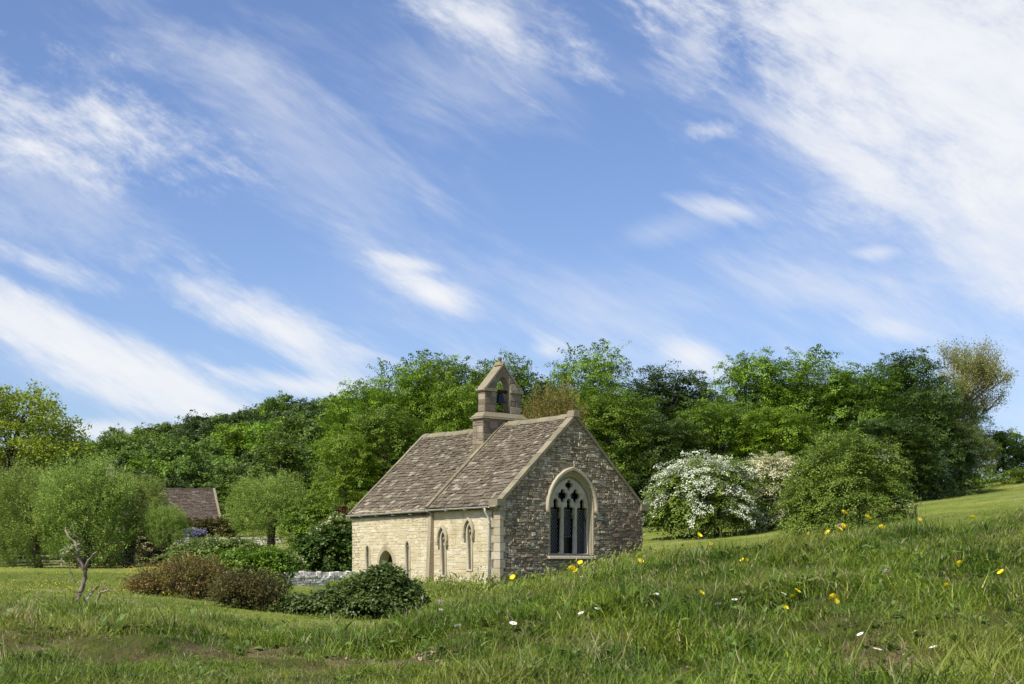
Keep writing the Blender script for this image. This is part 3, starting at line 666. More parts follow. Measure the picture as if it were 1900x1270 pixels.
def arch(c, a, rise, sill, spring, n=9):
    """pointed arch outline, counter-clockwise from the sill"""
    R = (a * a + rise * rise) / (2 * a); pts = [(c - a, sill), (c + a, sill), (c + a, spring)]
    cc = c + a - R; t1 = math.acos(max(-1, min(1, (c - cc) / R)))
    for i in range(1, n + 1): t = t1 * i / n; pts.append((cc + R * math.cos(t), spring + R * math.sin(t)))
    for i in range(n - 1, -1, -1): t = t1 * i / n; pts.append((2 * c - (cc + R * math.cos(t)), spring + R * math.sin(t)))
    return pts
WC, WA, SILL, SPR = 3.10, .86, .27, 1.78
gw_hole = arch(WC, 1.0, 1.22, SILL, SPR)
# gable backing wall
fill2d('gable_wall', [[(0.02, ZB), (CW - .02, ZB), (CW - .02, EC), (APX, RC - .02), (.02, EC)], gw_hole], .5, mapG, GMORT, church, at_depth=.27)
b = MB(); b.box(CW - .5, CW - .01, .53, CL - .5, ZB, EN); b.obj('north_wall', GMORT, church)
fill2d('west_gable_wall', [[(0.0, ZB), (CW, ZB), (CW, EN), (APX, RN - .02), (0, EN)]], .48, mapG, SMORT, church, at_depth=CL - .24)
# south wall with lancets and the door
lan_c = [(2.92, .11, -.42, .78, .26), (1.54, .11, -.22, 1.0, .26)]
lan_n = [(7.11, .10, -.6, .46, .16), (4.76, .10, -.9, .55, .2)]
door = (5.98, .40, -1.3, -.02, .46)
hole = lambda q: arch(q[0], q[1], q[4], q[2], q[3], 6)
fill2d('chancel_wall', [[(.53, ZB), (CJ, ZB), (CJ, EC), (.53, EC)]] + [hole(q) for q in lan_c], .5, mapS, SMORT, church, at_depth=.27)
fill2d('nave_wall', [[(CJ, ZB), (CL - .49, ZB), (CL - .49, EN), (CJ, EN)]] + [hole(q) for q in lan_n + [door]], .6, mapS, SMORT, church, at_depth=.22)
# --- rubble stones
R = random.Random(3)
def clip(poly, nx, ny, c):
    out = []
    for i in range(len(poly)):
        p, q = poly[i], poly[(i + 1) % len(poly)]; a = nx * p[0] + ny * p[1] - c; d = nx * q[0] + ny * q[1] - c
        if a <= 0: out.append(p)
        if a * d < 0: t = a / (a - d); out.append((p[0] + (q[0] - p[0]) * t, p[1] + (q[1] - p[1]) * t))
    return out
def stones(zlo, zhi, xr, excl, course, length, clips, proud, jit=.012, gap=.012, split=.3):
    res = []; z = zlo
    while z < zhi - .03:
        h = R.uniform(*course); z1 = min(z + h, zhi); x0, x1 = xr
        spans = [(x0, x1)]
        for e in excl:
            w = e(z, z1)
            if w:
                ns = []
                for (a, d) in spans:
                    if w[1] <= a or w[0] >= d: ns.append((a, d)); continue
                    if w[0] - a > .05: ns.append((a, w[0]))
                    if d - w[1] > .05: ns.append((w[1], d))
                spans = ns
        for (a, d) in spans:
            x = a
            while x < d - .02:
                L = R.uniform(*length) * (1.25 if h > sum(course) / 2 else .85)
                if d - (x + L) < length[0] * .6: L = d - x
                zz = [(x + gap / 2, z + gap / 2, z1 - gap / 2)]
                if h > course[1] * .72 and R.random() < split: m = z + h * R.uniform(.4, .6); zz = [(x + gap / 2, z + gap / 2, m - gap / 2), (x + gap / 2, m + gap / 2, z1 - gap / 2)]
                for (xa, za, zb_) in zz:
                    xb = x + L - gap / 2; j = lambda: R.uniform(-jit, jit)
                    poly = [(xa + j(), za + j()), (xb + j(), za + j()), (xb + j(), zb_ + j()), (xa + j(), zb_ + j())]
                    poly = [(max(a, min(d, p[0])), p[1]) for p in poly]
                    for cl in clips: poly = clip(poly, *cl) if len(poly) > 2 else []
                    if len(poly) > 2:
                        ar = abs(sum(poly[i][0] * poly[(i + 1) % len(poly)][1] - poly[(i + 1) % len(poly)][0] * poly[i][1] for i in range(len(poly)))) / 2
                        if ar > .0012: res.append((ar, poly, R.uniform(*proud)))
                x += L
        z = z1
    return res
def stone_geo(poly, pr, depth_back, mapper, plane):
    n = len(poly); cx = sum(p[0] for p in poly) / n; cy = sum(p[1] for p in poly) / n
    ins = .84; tilt = R.uniform(-.25, .25)
    mid = [(p[0], p[1]) for p in poly]; fr = [(cx + (p[0] - cx) * ins, cy + (p[1] - cy) * ins) for p in poly]
    V = [(p[0], p[1], plane + depth_back) for p in mid] + [(p[0], p[1], plane - pr * .45) for p in mid] + [(p[0], p[1], plane - pr * (1 + tilt * (1 if p[0] > cx else -1)) + R.uniform(-.003, .003)) for p in fr]
    V = np.array(V); V = mapper(V[:, 0], V[:, 1], V[:, 2])
    f = []
    for ring in (0, 1):
        for i in range(n):
            i2 = (i + 1) % n; f.append((ring * n + i, ring * n + i2, (ring + 1) * n + i2, (ring + 1) * n + i))
    f.append(tuple(2 * n + i for i in range(n)))
    return V, f
def archspan(c, a, rise, sill, spring):
    Rr = (a * a + rise * rise) / (2 * a)
    def e(z0, z1):
        if z1 <= sill or z0 >= spring + rise: return None
        zz = max(z0, sill)
        if zz <= spring: w = a
        else:
            dz = min(zz - spring, rise); w = math.sqrt(max(0, Rr * Rr - dz * dz)) - (Rr - a)
        return (c - w, c + w) if w > .01 else None
    return e
def emit(lst, nsep, mapper, planef, mat_, name='stone', back=.03, tr=(0, 1)):
    lst = sorted(lst, key=lambda q: -q[0]); rest = MB()
    for i, (ar, poly, pr) in enumerate(lst):
        V, f = stone_geo(poly, pr, back, mapper, planef(poly)); t = R.uniform(*tr)
        if i < nsep: q = MB(); q.add(V, f, t); q.obj(name, mat_, church)
        else: rest.add(V, f, t)
    if rest.n: o = rest.obj('small_stones', mat_, church); o['kind'] = 'stuff'
sl = (RC - EC) / APX
gclips = [(-sl, 1, EC - .02), (sl, 1, EC + sl * CW - .02)]
sillx = lambda z0, z1: (WC - 1.04, WC + 1.04) if z1 > SILL - .14 and z0 < SILL else None
gst = stones(-1.3, RC, (.02, CW), [archspan(WC, 1.02, 1.25, SILL - .13, SPR), sillx], (.060, .135), (.08, .26), gclips, (.006, .050), .020, .015, .5)
emit(gst, 190, mapG, lambda p: .02, GABLE)
CX0 = .42  # quoin strip left clear at the corner
lsp = [archspan(q[0], q[1] + .07, q[4] + .07, q[2] - .05, q[3]) for q in lan_c + lan_n] + [archspan(door[0], door[1] + .12, door[4] + .14, door[2], door[3])]
cst = stones(-1.2, EC, (CX0, CJ - .14), lsp, (.09, .15), (.15, .38), [], (.002, .013), .010, .011)
emit(cst, 50, mapS, lambda p: .02, SOUTH)
nst = stones(-1.2, EN, (CJ + .05, CL - .02), lsp, (.08, .14), (.14, .32), [], (.002, .015), .012, .011)
emit(nst, 50, mapS, lambda p: -.08, SOUTH)
# west return / quoins
z = -1.25; i = 0
while z < EC - .12:
    h = R.uniform(.22, .30); w = .40 if i % 2 else .28; g = .22 if i % 2 else .38
    b = MB(); b.box(-.035, g * .5, -.035, w, z + .006, min(z + h, EC - .05) - .006, R.uniform(.3, .9)); b.obj('quoin', DRESS, church)
    z += h; i += 1
b = MB(); b.quadbox([(-.26, CJ - .13, ZB), (.1, CJ - .13, ZB), (.1, CJ + .05, ZB), (-.26, CJ + .05, ZB), (-.09, CJ - .13, EC - .25), (.1, CJ - .13, EC - .25), (.1, CJ + .05, EC - .25), (-.09, CJ + .05, EC - .25)], .2)
b.box(-.085, .1, CJ - .13, CJ + .05, EC - .25, EC - .04, .2)
b.obj('buttress', DRESS, church)
# kneeler at the corner of the gable
for kx in (0, CW):
    b = MB(); s = -1 if kx == 0 else 1
    xs = sorted((kx + s * .20, kx - s * .16)); b.box(xs[0], xs[1], -.10, .34, EC - .12, EC + .10, .6); b.obj('kneeler', COPE, church)
# lancet windows
for q in lan_c + lan_n:
    plane = .02 if q in lan_c else -.08
    dep = .16
    o = fill2d('lancet_window', [arch(q[0], q[1] + .05, q[4] + .055, q[2] - .04, q[3], 6), hole(q)], .10, mapS, DRESS, church, at_depth=plane + .02, tint=.75, bevel=.012)
    fill2d('pane', [arch(q[0], q[1] + .03, q[4] + .03, q[2] - .02, q[3], 6)], .02, mapS, GGLASS, o, at_depth=plane + dep)
    b = MB(); Wd = q[1]
    for sgn in (-1, 1):     # cusped lancet head
        b.quadbox([(plane + .05, q[0] + sgn * Wd, q[3] - .02), (plane + .11, q[0] + sgn * Wd, q[3] - .02), (plane + .11, q[0] + sgn * Wd * .35, q[3] + .03), (plane + .05, q[0] + sgn * Wd * .35, q[3] + .03),
                   (plane + .05, q[0] + sgn * Wd, q[3] + .12), (plane + .11, q[0] + sgn * Wd, q[3] + .12), (plane + .11, q[0] + sgn * Wd * .55, q[3] + .10), (plane + .05, q[0] + sgn * Wd * .55, q[3] + .10)], .7)
    b.obj('cusp', DRESS, o)
    if q in lan_c:
        A = q[1] + .145; rise = q[4] + .21; out_ = arch(q[0], A, rise, q[3] - .12, q[3], 8)[2:]; inn = arch(q[0], A - .05, rise - .065, q[3] - .12, q[3], 8)[2:]
        lp = [(q[0] + A, q[3] - .12)] + out_ + [(q[0] - A, q[3] - .12), (q[0] - A + .05, q[3] - .12)] + inn[::-1] + [(q[0] + A - .05, q[3] - .12)]
        fill2d('hood_mould', [lp], .12, mapS, DRESS, church, at_depth=-.03, tint=.5, bevel=.015)
        for sg in (-1, 1):
            b = MB(); b.box(-.11, .03, q[0] + sg * (A - .035) - .055, q[0] + sg * (A - .035) + .055, q[3] - .2, q[3] - .11, .2); b.obj('label_stop', DRESS, church)
o = fill2d('door_surround', [arch(door[0], door[1] + .13, door[4] + .16, door[2], door[3], 8), hole(door)], .14, mapS, DRESS, church, at_depth=-.045, tint=.45, bevel=.02)
b = MB(); nb = 5
for i in range(nb):
    y0 = door[0] - door[1] + i * 2 * door[1] / nb; b.box(.20, .26, y0 + .006, y0 + 2 * door[1] / nb - .006, door[2], door[3] + .5, .5)
o = fill2d('door', [arch(door[0], door[1] + .03, door[4] + .03, door[2], door[3], 6)], .05, mapS, DWOOD, church, at_depth=.30)
# gable window
ring = lambda a, r, s=SILL: arch(WC, a, r, s, SPR, 12)
def loft(name, loops, mapper, mat_, parent, t=.5, closed=True):
    b = MB(); n = len(loops[0][0]); V = []; 
    for (lp, d) in loops: V += [(p[0], p[1], d) for p in lp]
    V = np.array(V); V = mapper(V[:, 0], V[:, 1], V[:, 2]); f = []
    for r_ in range(len(loops) - 1):
        for i in range(n if closed else n - 1):
            i2 = (i + 1) % n; f.append((r_ * n + i, r_ * n + i2, (r_ + 1) * n + i2, (r_ + 1) * n + i))
    b.add(V, f, t); return b.obj(name, mat_, parent)
win = loft('tracery_window', [(ring(1.04, 1.27), .03), (ring(1.04, 1.27), -.012), (ring(.995, 1.2), -.012), (ring(.97, 1.16), .04), (ring(.93, 1.10), .05), (ring(.91, 1.07), .12), (ring(WA, 1.0), .20), (ring(WA, 1.0), .40)], mapG, DRESS, church, .12)  # low tint puts the shading of the splay into the stone colour
def foil(cx, cz, r, n=4, rot=0.0, m=6):
    pts = []
    for i in range(n):
        a0 = rot + 2 * math.pi * i / n; lx, lz = cx + math.cos(a0) * r * .52, cz + math.sin(a0) * r * .52
        for j in range(m + 1):
            t = a0 + math.pi * (-.54 + 1.08 * j / m); pts.append((lx + math.cos(t) * r * .46, lz + math.sin(t) * r * .46))
    return pts
def light_hole(c, a, sill, spring):
    """light with a trefoil head"""
    pts = [(c - a, sill), (c + a, sill), (c + a, spring)]
    ls = [(c + a * .62, spring + .03, .40 * a, -.45, 2.0), (c, spring + a * 1.15, .50 * a, -.55, math.pi + .55), (c - a * .62, spring + .03, .40 * a, math.pi - 2.0, math.pi + .45)]
    for (x, z_, r_, t0, t1) in ls:
        for j in range(7):
            t = t0 + (t1 - t0) * j / 6; pts.append((x + math.cos(t) * r_, z_ + math.sin(t) * r_))
    pts.append((c - a, spring)); return pts
lights = [(WC - .60, .25), (WC, .25), (WC + .60, .25)]
loops = [ring(WA + .02, 1.02, SILL - .02)]
for c_, a_ in lights: loops.append(light_hole(c_, a_ + .005, SILL + .03, SPR + (-.06 if c_ != WC else -.05)))
loops += [foil(WC - .285, SPR + .44, .245), foil(WC + .285, SPR + .44, .245), foil(WC, SPR + .79, .195)]
loops += [[(WC - .56, SPR + .42), (WC - .47, SPR + .62), (WC - .60, SPR + .50)], [(WC + .56, SPR + .42), (WC + .60, SPR + .50), (WC + .47, SPR + .62)]]
fill2d('tracery', loops, .14, mapG, DRESS, win, bevel=.012, at_depth=.17, tint=1.0)
b = MB(); b.quadbox([(WC - 1.05, -.10, SILL - .13), (WC + 1.05, -.10, SILL - .13), (WC + 1.05, .3, SILL - .13), (WC - 1.05, .3, SILL - .13), (WC - 1.05, -.08, SILL - .05), (WC + 1.05, -.08, SILL - .05), (WC + 1.05, .3, SILL + .03), (WC - 1.05, .3, SILL + .03)], .8)
b.obj('sill', DRESS, win)
A, Rs = 1.13, 1.37; out_ = arch(WC, A, Rs, SPR - .12, SPR, 12)[2:]; inn = arch(WC, A - .06, Rs - .08, SPR - .12, SPR, 12)[2:]
fill2d('hood_mould', [[(WC + A, SPR - .12)] + out_ + [(WC - A, SPR - .12), (WC - A + .06, SPR - .12)] + inn[::-1] + [(WC + A - .06, SPR - .12)]], .15, mapG, DRESS, win, at_depth=-.03, tint=.6, bevel=.025)
for c_, a_ in lights:
    b = MB(); b.box(c_ - a_ - .03, c_ + a_ + .03, .30, .31, SILL, SPR + .6); g = b.obj('pane', GLASS, win)
    b = MB(); s = .095; n = 0; zt = SPR - .02; zb0 = SILL + .05 + (.55 if c_ == WC else 0)
    def bar(p, q, w=.006):
        d = np.array([q[0] - p[0], q[1] - p[1]]); L = np.linalg.norm(d)
        if L < .01: return
        nn = np.array([-d[1], d[0]]) / L * w
        b.quadbox([(p[0] - nn[0], .285, p[1] - nn[1]), (q[0] - nn[0], .285, q[1] - nn[1]), (q[0] - nn[0], .297, q[1] - nn[1]), (p[0] - nn[0], .297, p[1] - nn[1]),
                   (p[0] + nn[0], .285, p[1] + nn[1]), (q[0] + nn[0], .285, q[1] + nn[1]), (q[0] + nn[0], .297, q[1] + nn[1]), (p[0] + nn[0], .297, p[1] + nn[1])])
    m_ = 1.35
    for sgn in (1, -1):
        c0 = -40
        while c0 < 40:
            # line z = sgn*m*(x-xl) + zoff
            zoff = c0 * s * 1.5; x0, x1 = c_ - a_, c_ + a_; pts = []
            z0_, z1_ = zoff, zoff + sgn * m_ * (x1 - x0)
            lo, hi = zb0, zt
            t0, t1 = 0.0, 1.0
            if z1_ != z0_:
                ta, tb = (lo - z0_) / (z1_ - z0_), (hi - z0_) / (z1_ - z0_)
                t0, t1 = max(t0, min(ta, tb)), min(t1, max(ta, tb))
            if t1 > t0: bar((x0 + (x1 - x0) * t0, z0_ + (z1_ - z0_) * t0), (x0 + (x1 - x0) * t1, z0_ + (z1_ - z0_) * t1))
            c0 += 1
    bar((c_ - a_, zt), (c_ + a_, zt), .007)
    if c_ == WC: bar((c_ - a_, zb0), (c_ + a_, zb0), .007)
    b.obj('lattice', CAME, win)
b = MB(); b.box(WC - .9, WC + .9, .30, .312, SPR + .1, SPR + 1.1); b.obj('pane', GLASS, win)
# --- roof
def roof_pt(x, y, e, r, off=0.0):
    """point on the south/north slope, off = height above the deck, measured square to it; slight sag"""
    slp = math.atan2(r - e, APX); sgn = 1 if x <= APX else -1
    z_ = r - abs(APX - x) * (r - e) / APX
    return x - sgn * math.sin(slp) * off, y, z_ + math.cos(slp) * off
roof = MB()
def deck(y0, y1, e, r):
    for s in (0, 1):
        xo = -.14 if s == 0 else CW + .14
        P0 = roof_pt(xo, y0, e, r, .0); P1 = roof_pt(APX - (.001 if s == 0 else -.001), y0, e, r, .0)
        lo, hi = np.array(P0), np.array(P1); d = np.array([0, y1 - y0, 0]); dn = np.array([0, 0, -.06])
        lo = lo - [0, 0, .05]; roof.quadbox([lo + dn, hi + dn, hi + dn + d, lo + dn + d, lo, hi, hi + d, lo + d], .1)
deck(.30, CJ, EC, RC); deck(CJ, CL + .02, EN, RN)
roof.obj('roof_deck', SLATE, church)
allsl = []
def slates(y0, y1, e, r, rows, side=0):
    Ls = math.hypot(APX, r - e) + .17; s = 0.0; slp = math.atan2(r - e, APX); row = 0
    while s < Ls - .05:
        gau = (.185 - .085 * s / Ls) * R.uniform(.93, 1.07); y = y0 - R.uniform(0, .12); wmax = .30 - .12 * s / Ls
        wav = R.uniform(0, 6)
        while y < y1:
            w = R.uniform(wmax * .5, wmax); ya, yb = max(y, y0), min(y + w - .007, y1)
            if yb - ya > .04:
                th = R.uniform(.016, .038); s0 = s - .01 + R.uniform(-.016, .016) + .012 * math.sin(ya * 2.1 + wav); s1 = min(s + gau * 1.55, Ls); lift = R.uniform(.004, .016)
                V = []
                for (ss, base) in ((s0, lift + .028), (s1, lift * .3)):
                    for yy in (ya, yb):
                        jj = R.uniform(-.004, .004)
                        for o_ in (base, base + th):
                            x = -.15 + ss * math.cos(slp); xx = x if side == 0 else CW - x
                            zq = e + (x) * math.tan(slp) - .055 * math.sin(math.pi * (yy - y0) / (y1 - y0)) * math.sin(math.pi * min(1, ss / Ls) * .75); sg = -1 if side == 0 else 1
                            V.append((xx + sg * math.sin(slp) * (o_ + jj), yy, zq + math.cos(slp) * (o_ + jj)))
                # order: s0ya lo,hi ; s0yb lo,hi ; s1ya lo,hi ; s1yb lo,hi
                c8 = [V[0], V[2], V[6], V[4], V[1], V[3], V[7], V[5]]
                allsl.append(((s if side == 0 else 99) + R.uniform(0, .2), c8, min(1, max(0, R.gauss(.45, .3) + (.2 if R.random() < .05 else 0)))))
            y += w
        s += gau; row += 1
slates(.27, CJ - .06, EC, RC, 0); slates(CJ + .06, CL + .06, EN, RN, 0)
slates(.27, CJ - .06, EC, RC, 0, 1); slates(CJ + .06, CL + .06, EN, RN, 0, 1)
allsl.sort(key=lambda q: q[0]); rest = MB()
for i, (s_, c8, t_) in enumerate(allsl):
    if i < 296: b = MB(); b.quadbox(c8, t_); b.obj('slate', SLATE, church)
    else: rest.quadbox(c8, t_)
rest.obj('upper_slates', SLATE, church)['kind'] = 'stuff'
# ridge stones
def ridge(y0, y1, r):
    y = y0
    while y < y1 - .05:
        L = min(R.uniform(.42, .6), y1 - y); zz = r + .055 + R.uniform(-.008, .008) - .03 * math.sin(math.pi * (y - y0) / (y1 - y0)); b = MB()
        b.add([(APX - .17, y, zz - .13), (APX - .15, y, zz - .07), (APX, y, zz + .045), (APX + .15, y, zz - .07), (APX + .17, y, zz - .13),
               (APX - .17, y + L - .01, zz - .13), (APX - .15, y + L - .01, zz - .07), (APX, y + L - .01, zz + .045), (APX + .15, y + L - .01, zz - .07), (APX + .17, y + L - .01, zz - .13)],
              [(0, 1, 6, 5), (1, 2, 7, 6), (2, 3, 8, 7), (3, 4, 9, 8), (4, 3, 2, 1, 0), (5, 6, 7, 8, 9), (0, 5, 9, 4)], R.uniform(.4, .8)); b.obj('ridge_stone', COPE, church)
        y += L
ridge(.30, CJ - .2, RC); ridge(CJ + .25, CL + .05, RN)
# gable copings (east) and the coping at the nave/chancel junction
def coping(y0, y1, e, r, off0, off1, x_from=-.22, x_to=None, side=0, n=7, name='coping'):
    x_to = APX if x_to is None else x_to; xs = np.linspace(x_from, x_to, n + 1)
    for i in range(n):
        q = []
        jt = R.uniform(-.006, .006)
        for yy in (y0, y1):
            for x in (xs[i] + .004, xs[i + 1] - .004):
                for o_ in (off0, off1 + jt):
                    a_, b_, c_ = roof_pt(x, yy, e, r, o_); q.append(((a_ if side == 0 else CW - a_), b_, c_))
        c8 = [q[0], q[2], q[6], q[4], q[1], q[3], q[7], q[5]]
        b = MB(); b.quadbox(c8, R.uniform(.2, .9)); b.obj(name, COPE, church)
for s_ in (0, 1): coping(-.06, .24, EC, RC, -.03, .06, side=s_, n=7)
coping(CJ - .10, CJ + .07, EC, RC, -.02, .115, x_from=-.15, side=0, n=9); coping(CJ - .10, CJ + .07, EC, RC, -.02, .115, x_from=-.15, side=1, n=6)
coping(CJ - .16, CJ - .101, EC, RC, -.02, .06, x_from=-.10, side=0, n=9, name='flashing')
coping(CL - .02, CL + .10, EN, RN, .03, .085, x_from=-.16, side=0, n=8, name='verge_stone')
b = MB()   # apex stone on the east gable
zt = RC + .10
b.quadbox([(APX - .14, -.11, RC - .02), (APX + .14, -.11, RC - .02), (APX + .14, .32, RC - .02), (APX - .14, .32, RC - .02), (APX - .09, -.08, RC + .20), (APX + .09, -.08, RC + .20), (APX + .09, .22, RC + .20), (APX - .09, .22, RC + .20)], .6)
b.obj('apex_stone', COPE, church)
# --- gutters and downpipe
def gutter(y0, y1, z0, z1, x):
    n = 6; V = []; fs = []
    for (yy, zz) in ((y0, z0), (y1, z1)):
        for i in range(n + 1): t = math.pi * i / n; V.append((x - .055 * math.cos(t), yy, zz - .055 * math.sin(t)))
        for i in range(n, -1, -1): t = math.pi * i / n; V.append((x - .045 * math.cos(t), yy, zz - .045 * math.sin(t)))
    m = 2 * (n + 1)
    for i in range(m): i2 = (i + 1) % m; fs.append((i, i2, m + i2, m + i))
    b = MB(); b.add(V, fs, .5); return b.obj('gutter', GUTTER, church)
gutter(.32, CJ, 1.80, 1.78, -.21); gutter(CJ + .01, CL + .12, 1.765, 1.70, -.22)
b = MB(); b.tube([(-.21, .50, 1.76), (-.21, .50, 1.64), (-.17, .48, 1.56), (-.09, .46, 1.44), (-.08, .46, 1.3), (-.08, .46, -1.1)], .035, 8); b.obj('downpipe', GUTTER, church, True)
for z_ in (1.25, .4, -.5): b = MB(); b.box(-.125, -.03, .40, .52, z_, z_ + .035); b.obj('pipe_bracket', GUTTER, church)
for i in range(8): y_ = .5 + i * .98; b = MB(); b.box(-.27, -.02 if y_ < CJ else -.09, y_, y_ + .025, 1.70 if y_ < CJ else 1.63, 1.74 if y_ < CJ else 1.655); b.obj('gutter_bracket', GUTTER, church)
b = MB(); b.tube([(-.22, CL + .1, 1.67), (-.20, CL + .14, 1.60), (-.1, CL + .1, 1.5)], .03, 6); b.obj('gutter_spout', GUTTER, church)
# --- bellcote
YB = CJ + .26; BX = APX - .0
bell = link('bellcote', None, church); bell.location = (BX, YB, 0)
def zc(py, Y=49.9): return (HY - py) / F * Y
z_sk, z_body, z_cor, z_top = zc(779), zc(769), zc(726), zc(674)
def frust(b, hx0, hx1, hy0, hy1, z0, z1, t=.5):
    b.quadbox([(-hx0, -hy0, z0), (hx0, -hy0, z0), (hx0, hy0, z0), (-hx0, hy0, z0), (-hx1, -hy1, z1), (hx1, -hy1, z1), (hx1, hy1, z1), (-hx1, hy1, z1)], t)
b = MB(); frust(b, 1.0, 1.0, .28, .28, 3.3, z_sk - .02); b.obj('base', BELLST, bell)
b = MB(); frust(b, 1.09, 1.07, .36, .34, z_sk - .02, z_sk + .035, .5); frust(b, 1.06, .86, .33, .22, z_sk + .05, z_sk + .22, .7); b.obj('plinth', COPE, bell)
def blocks(x0, x1, z0, z1, mapper, plane, excl=[], clips=[], course=(.17, .26), length=(.24, .46)):
    for (ar, poly, pr) in stones(z0, z1, (x0, x1), excl, course, length, clips, (.006, .016), .006, .014):
        Vv, ff = stone_geo(poly, pr, .02, mapper, plane); q = MB(); q.add(Vv, ff, R.uniform(0, 1)); q.obj('block', BELLST, bell)
blocks(-1.0, 1.0, 3.9, z_sk - .03, mapG, -.285); blocks(-.28, .28, 3.5, z_sk - .03, mapS, -1.005)
hb = .83; hw = .31; ht = .18; zb_ = z_sk + .22
# body with pointed opening
op = [(-hw, zb_), (hw, zb_)]; oa = arch(0, hw, zc(699) - zc(722), zb_, zc(722), 6)
outl = [(-hb, zb_ - .002), (-hw, zb_ - .002)] + [(-hw, zc(722))] + [p for p in arch(0, hw, .44, zb_, zc(722), 6)[2:]][::-1][1:] + [(hw, zb_ - .002), (hb, zb_ - .002), (hb, z_cor), (0, z_top - .12), (-hb, z_cor)]
fill2d('body', [outl], 2 * ht, mapG, BELLST, bell, at_depth=0, tint=.4, bevel=.01)
blocks(-hb, -hw - .02, zb_ + .01, z_cor - .05, mapG, -ht - .003); blocks(hw + .02, hb, zb_ + .01, z_cor - .05, mapG, -ht - .003); blocks(-ht, ht, zb_ + .01, z_cor - .05, mapS, -hb - .003, length=(.34, .40))
tl = (z_top - .12 - z_cor) / hb
blocks(-hb, hb, z_cor + .05, z_top - .15, mapG, -ht - .003, [archspan(0, hw + .02, .46, zb_, zc(722))], [(-tl, 1, z_top - .14), (tl, 1, z_top - .14)])
for s_ in (-1, 1):
    for yy in (-1, 1):
        b = MB(); x0, x1 = sorted((s_ * (hw + .01), s_ * (hb + .07))); b.box(x0, x1, yy * .17 if yy > 0 else -.245, .245 if yy > 0 else -.17, z_cor - .05, z_cor + .05, .8); b.obj('string_course', COPE, bell)
    b = MB(); p0 = np.array([s_ * (hb + .09), 0, z_cor - .02]); p1 = np.array([0, 0, z_top]); n_ = np.array([s_ * (z_top - z_cor), 0, hb + .14]); n_ = n_ / np.linalg.norm(n_) * .075
    d_ = np.array([0, .22, 0]); b.quadbox([p0 - n_ - d_, p1 - n_ * .9 - d_, p1 - n_ * .9 + d_, p0 - n_ + d_, p0 - d_, p1 - d_, p1 + d_, p0 + d_] if s_ < 0 else [p0 - n_ - d_, p0 - n_ + d_, p1 - n_ * .9 + d_, p1 - n_ * .9 - d_, p0 - d_, p0 + d_, p1 + d_, p1 - d_], .8)
    b.obj('coping', COPE, bell)
b = MB(); frust(b, .13, .09, .2, .12, z_top - .08, z_top + .05, .7); frust(b, .05, .045, .05, .045, z_top + .05, z_top + .10, .4); b.tube([(0, 0, z_top + .09), (0, 0, z_top + .12), (0, 0, z_top + .18), (0, 0, z_top + .22), (0, 0, z_top + .24)], [.04, .07, .085, .06, .02], 8, .3); b.obj('finial', COPE, bell)
zb1 = zc(748); b = MB(); pr = [(.02, .34), (.09, .33), (.12, .28), (.14, .16), (.17, .06), (.22, .0), (.20, .005), (.0, .02)]
b.tube([(0, 0, zb1 + p[1]) for p in pr], [p[0] + .001 for p in pr], 14, cap=False); b.obj('bell', BELLM, bell, True)
b = MB(); b.box(-hw, hw, -.05, .05, zb1 + .36, zb1 + .46); b.box(-.06, .06, -.04, .04, zb1 + .31, zb1 + .36); b.obj('headstock', DWOOD, bell)
b = MB(); b.tube([(0, 0, zb1 + .1), (0, 0, zb1 - .08)], [.02, .04], 6); b.obj('clapper', BELLM, bell)

# ------------------------------------------------------------------ dry stone wall
p0 = np.array([at(524, 42), 42.0]); p1 = np.array([at(735, 44.5), 44.5]); wd = p1 - p0; WL = np.linalg.norm(wd); wd /= WL
wz = zpx(1104, 42) - .25; dsw = empty('drystone_wall', (p0[0], p0[1], wz), 'tumbled pale dry stone wall running to the church behind the dark mound', 'stone wall', rz=math.atan2(wd[1], wd[0]))
b = MB(); b.box(.08, WL, -.12, .12, -.3, .82, .2); b.obj('core', DRYST, dsw)
HT = zpx(1063, 42) - wz
def rock(b, x, y, z, sx, sy, sz, t):
    V = []
    for k_ in range(8):
        a_, b_, c_ = (-1 if k_ in (0, 3, 4, 7) else 1), (-1 if k_ % 4 < 2 else 1), (-1 if k_ < 4 else 1)
        V.append((x + a_ * sx * R.uniform(.72, 1.05), y + b_ * sy * R.uniform(.75, 1.1), z + c_ * sz * R.uniform(.7, 1.05)))
    b.quadbox(V, t)
zq = -.05
while zq < HT - .12:
    h = R.uniform(.055, .10); x = R.uniform(-.05, .02)
    while x < WL * .78:
        L = R.uniform(.10, .28); b = MB(); rock(b, x + L / 2, -.15 + R.uniform(-.02, .02), zq + h / 2, L / 2, .08, h / 2, R.uniform(.3, 1)); b.obj('stone', DRYST, dsw); x += L
    b = MB(); rock(b, -.02, .0, zq + h / 2, .10, .2, h / 2, R.uniform(.2, 1)); b.obj('stone', DRYST, dsw)
    zq += h
x = 0
while x < WL:
    L = R.uniform(.12, .24); b = MB(); rock(b, x + L / 2, R.uniform(-.04, .04), HT - .05 + R.uniform(-.04, .03), L / 2, .14, .085, R.uniform(.3, 1)); b.obj('cope_stone', DRYST, dsw); x += L * .95
bush_obj('moss_creeper', 635, 41.6, [(646, 1084, 18, 10), (625, 1086, 14, 6), (660, 1077, 12, 9)], 'bright yellow-green creeper over the dry stone wall', 'creeper', L_MOSSY, 190, 34, seed=31, ybase=1100, **{**kb, 'leaf': .05, 'L': .16, 'w': .12})

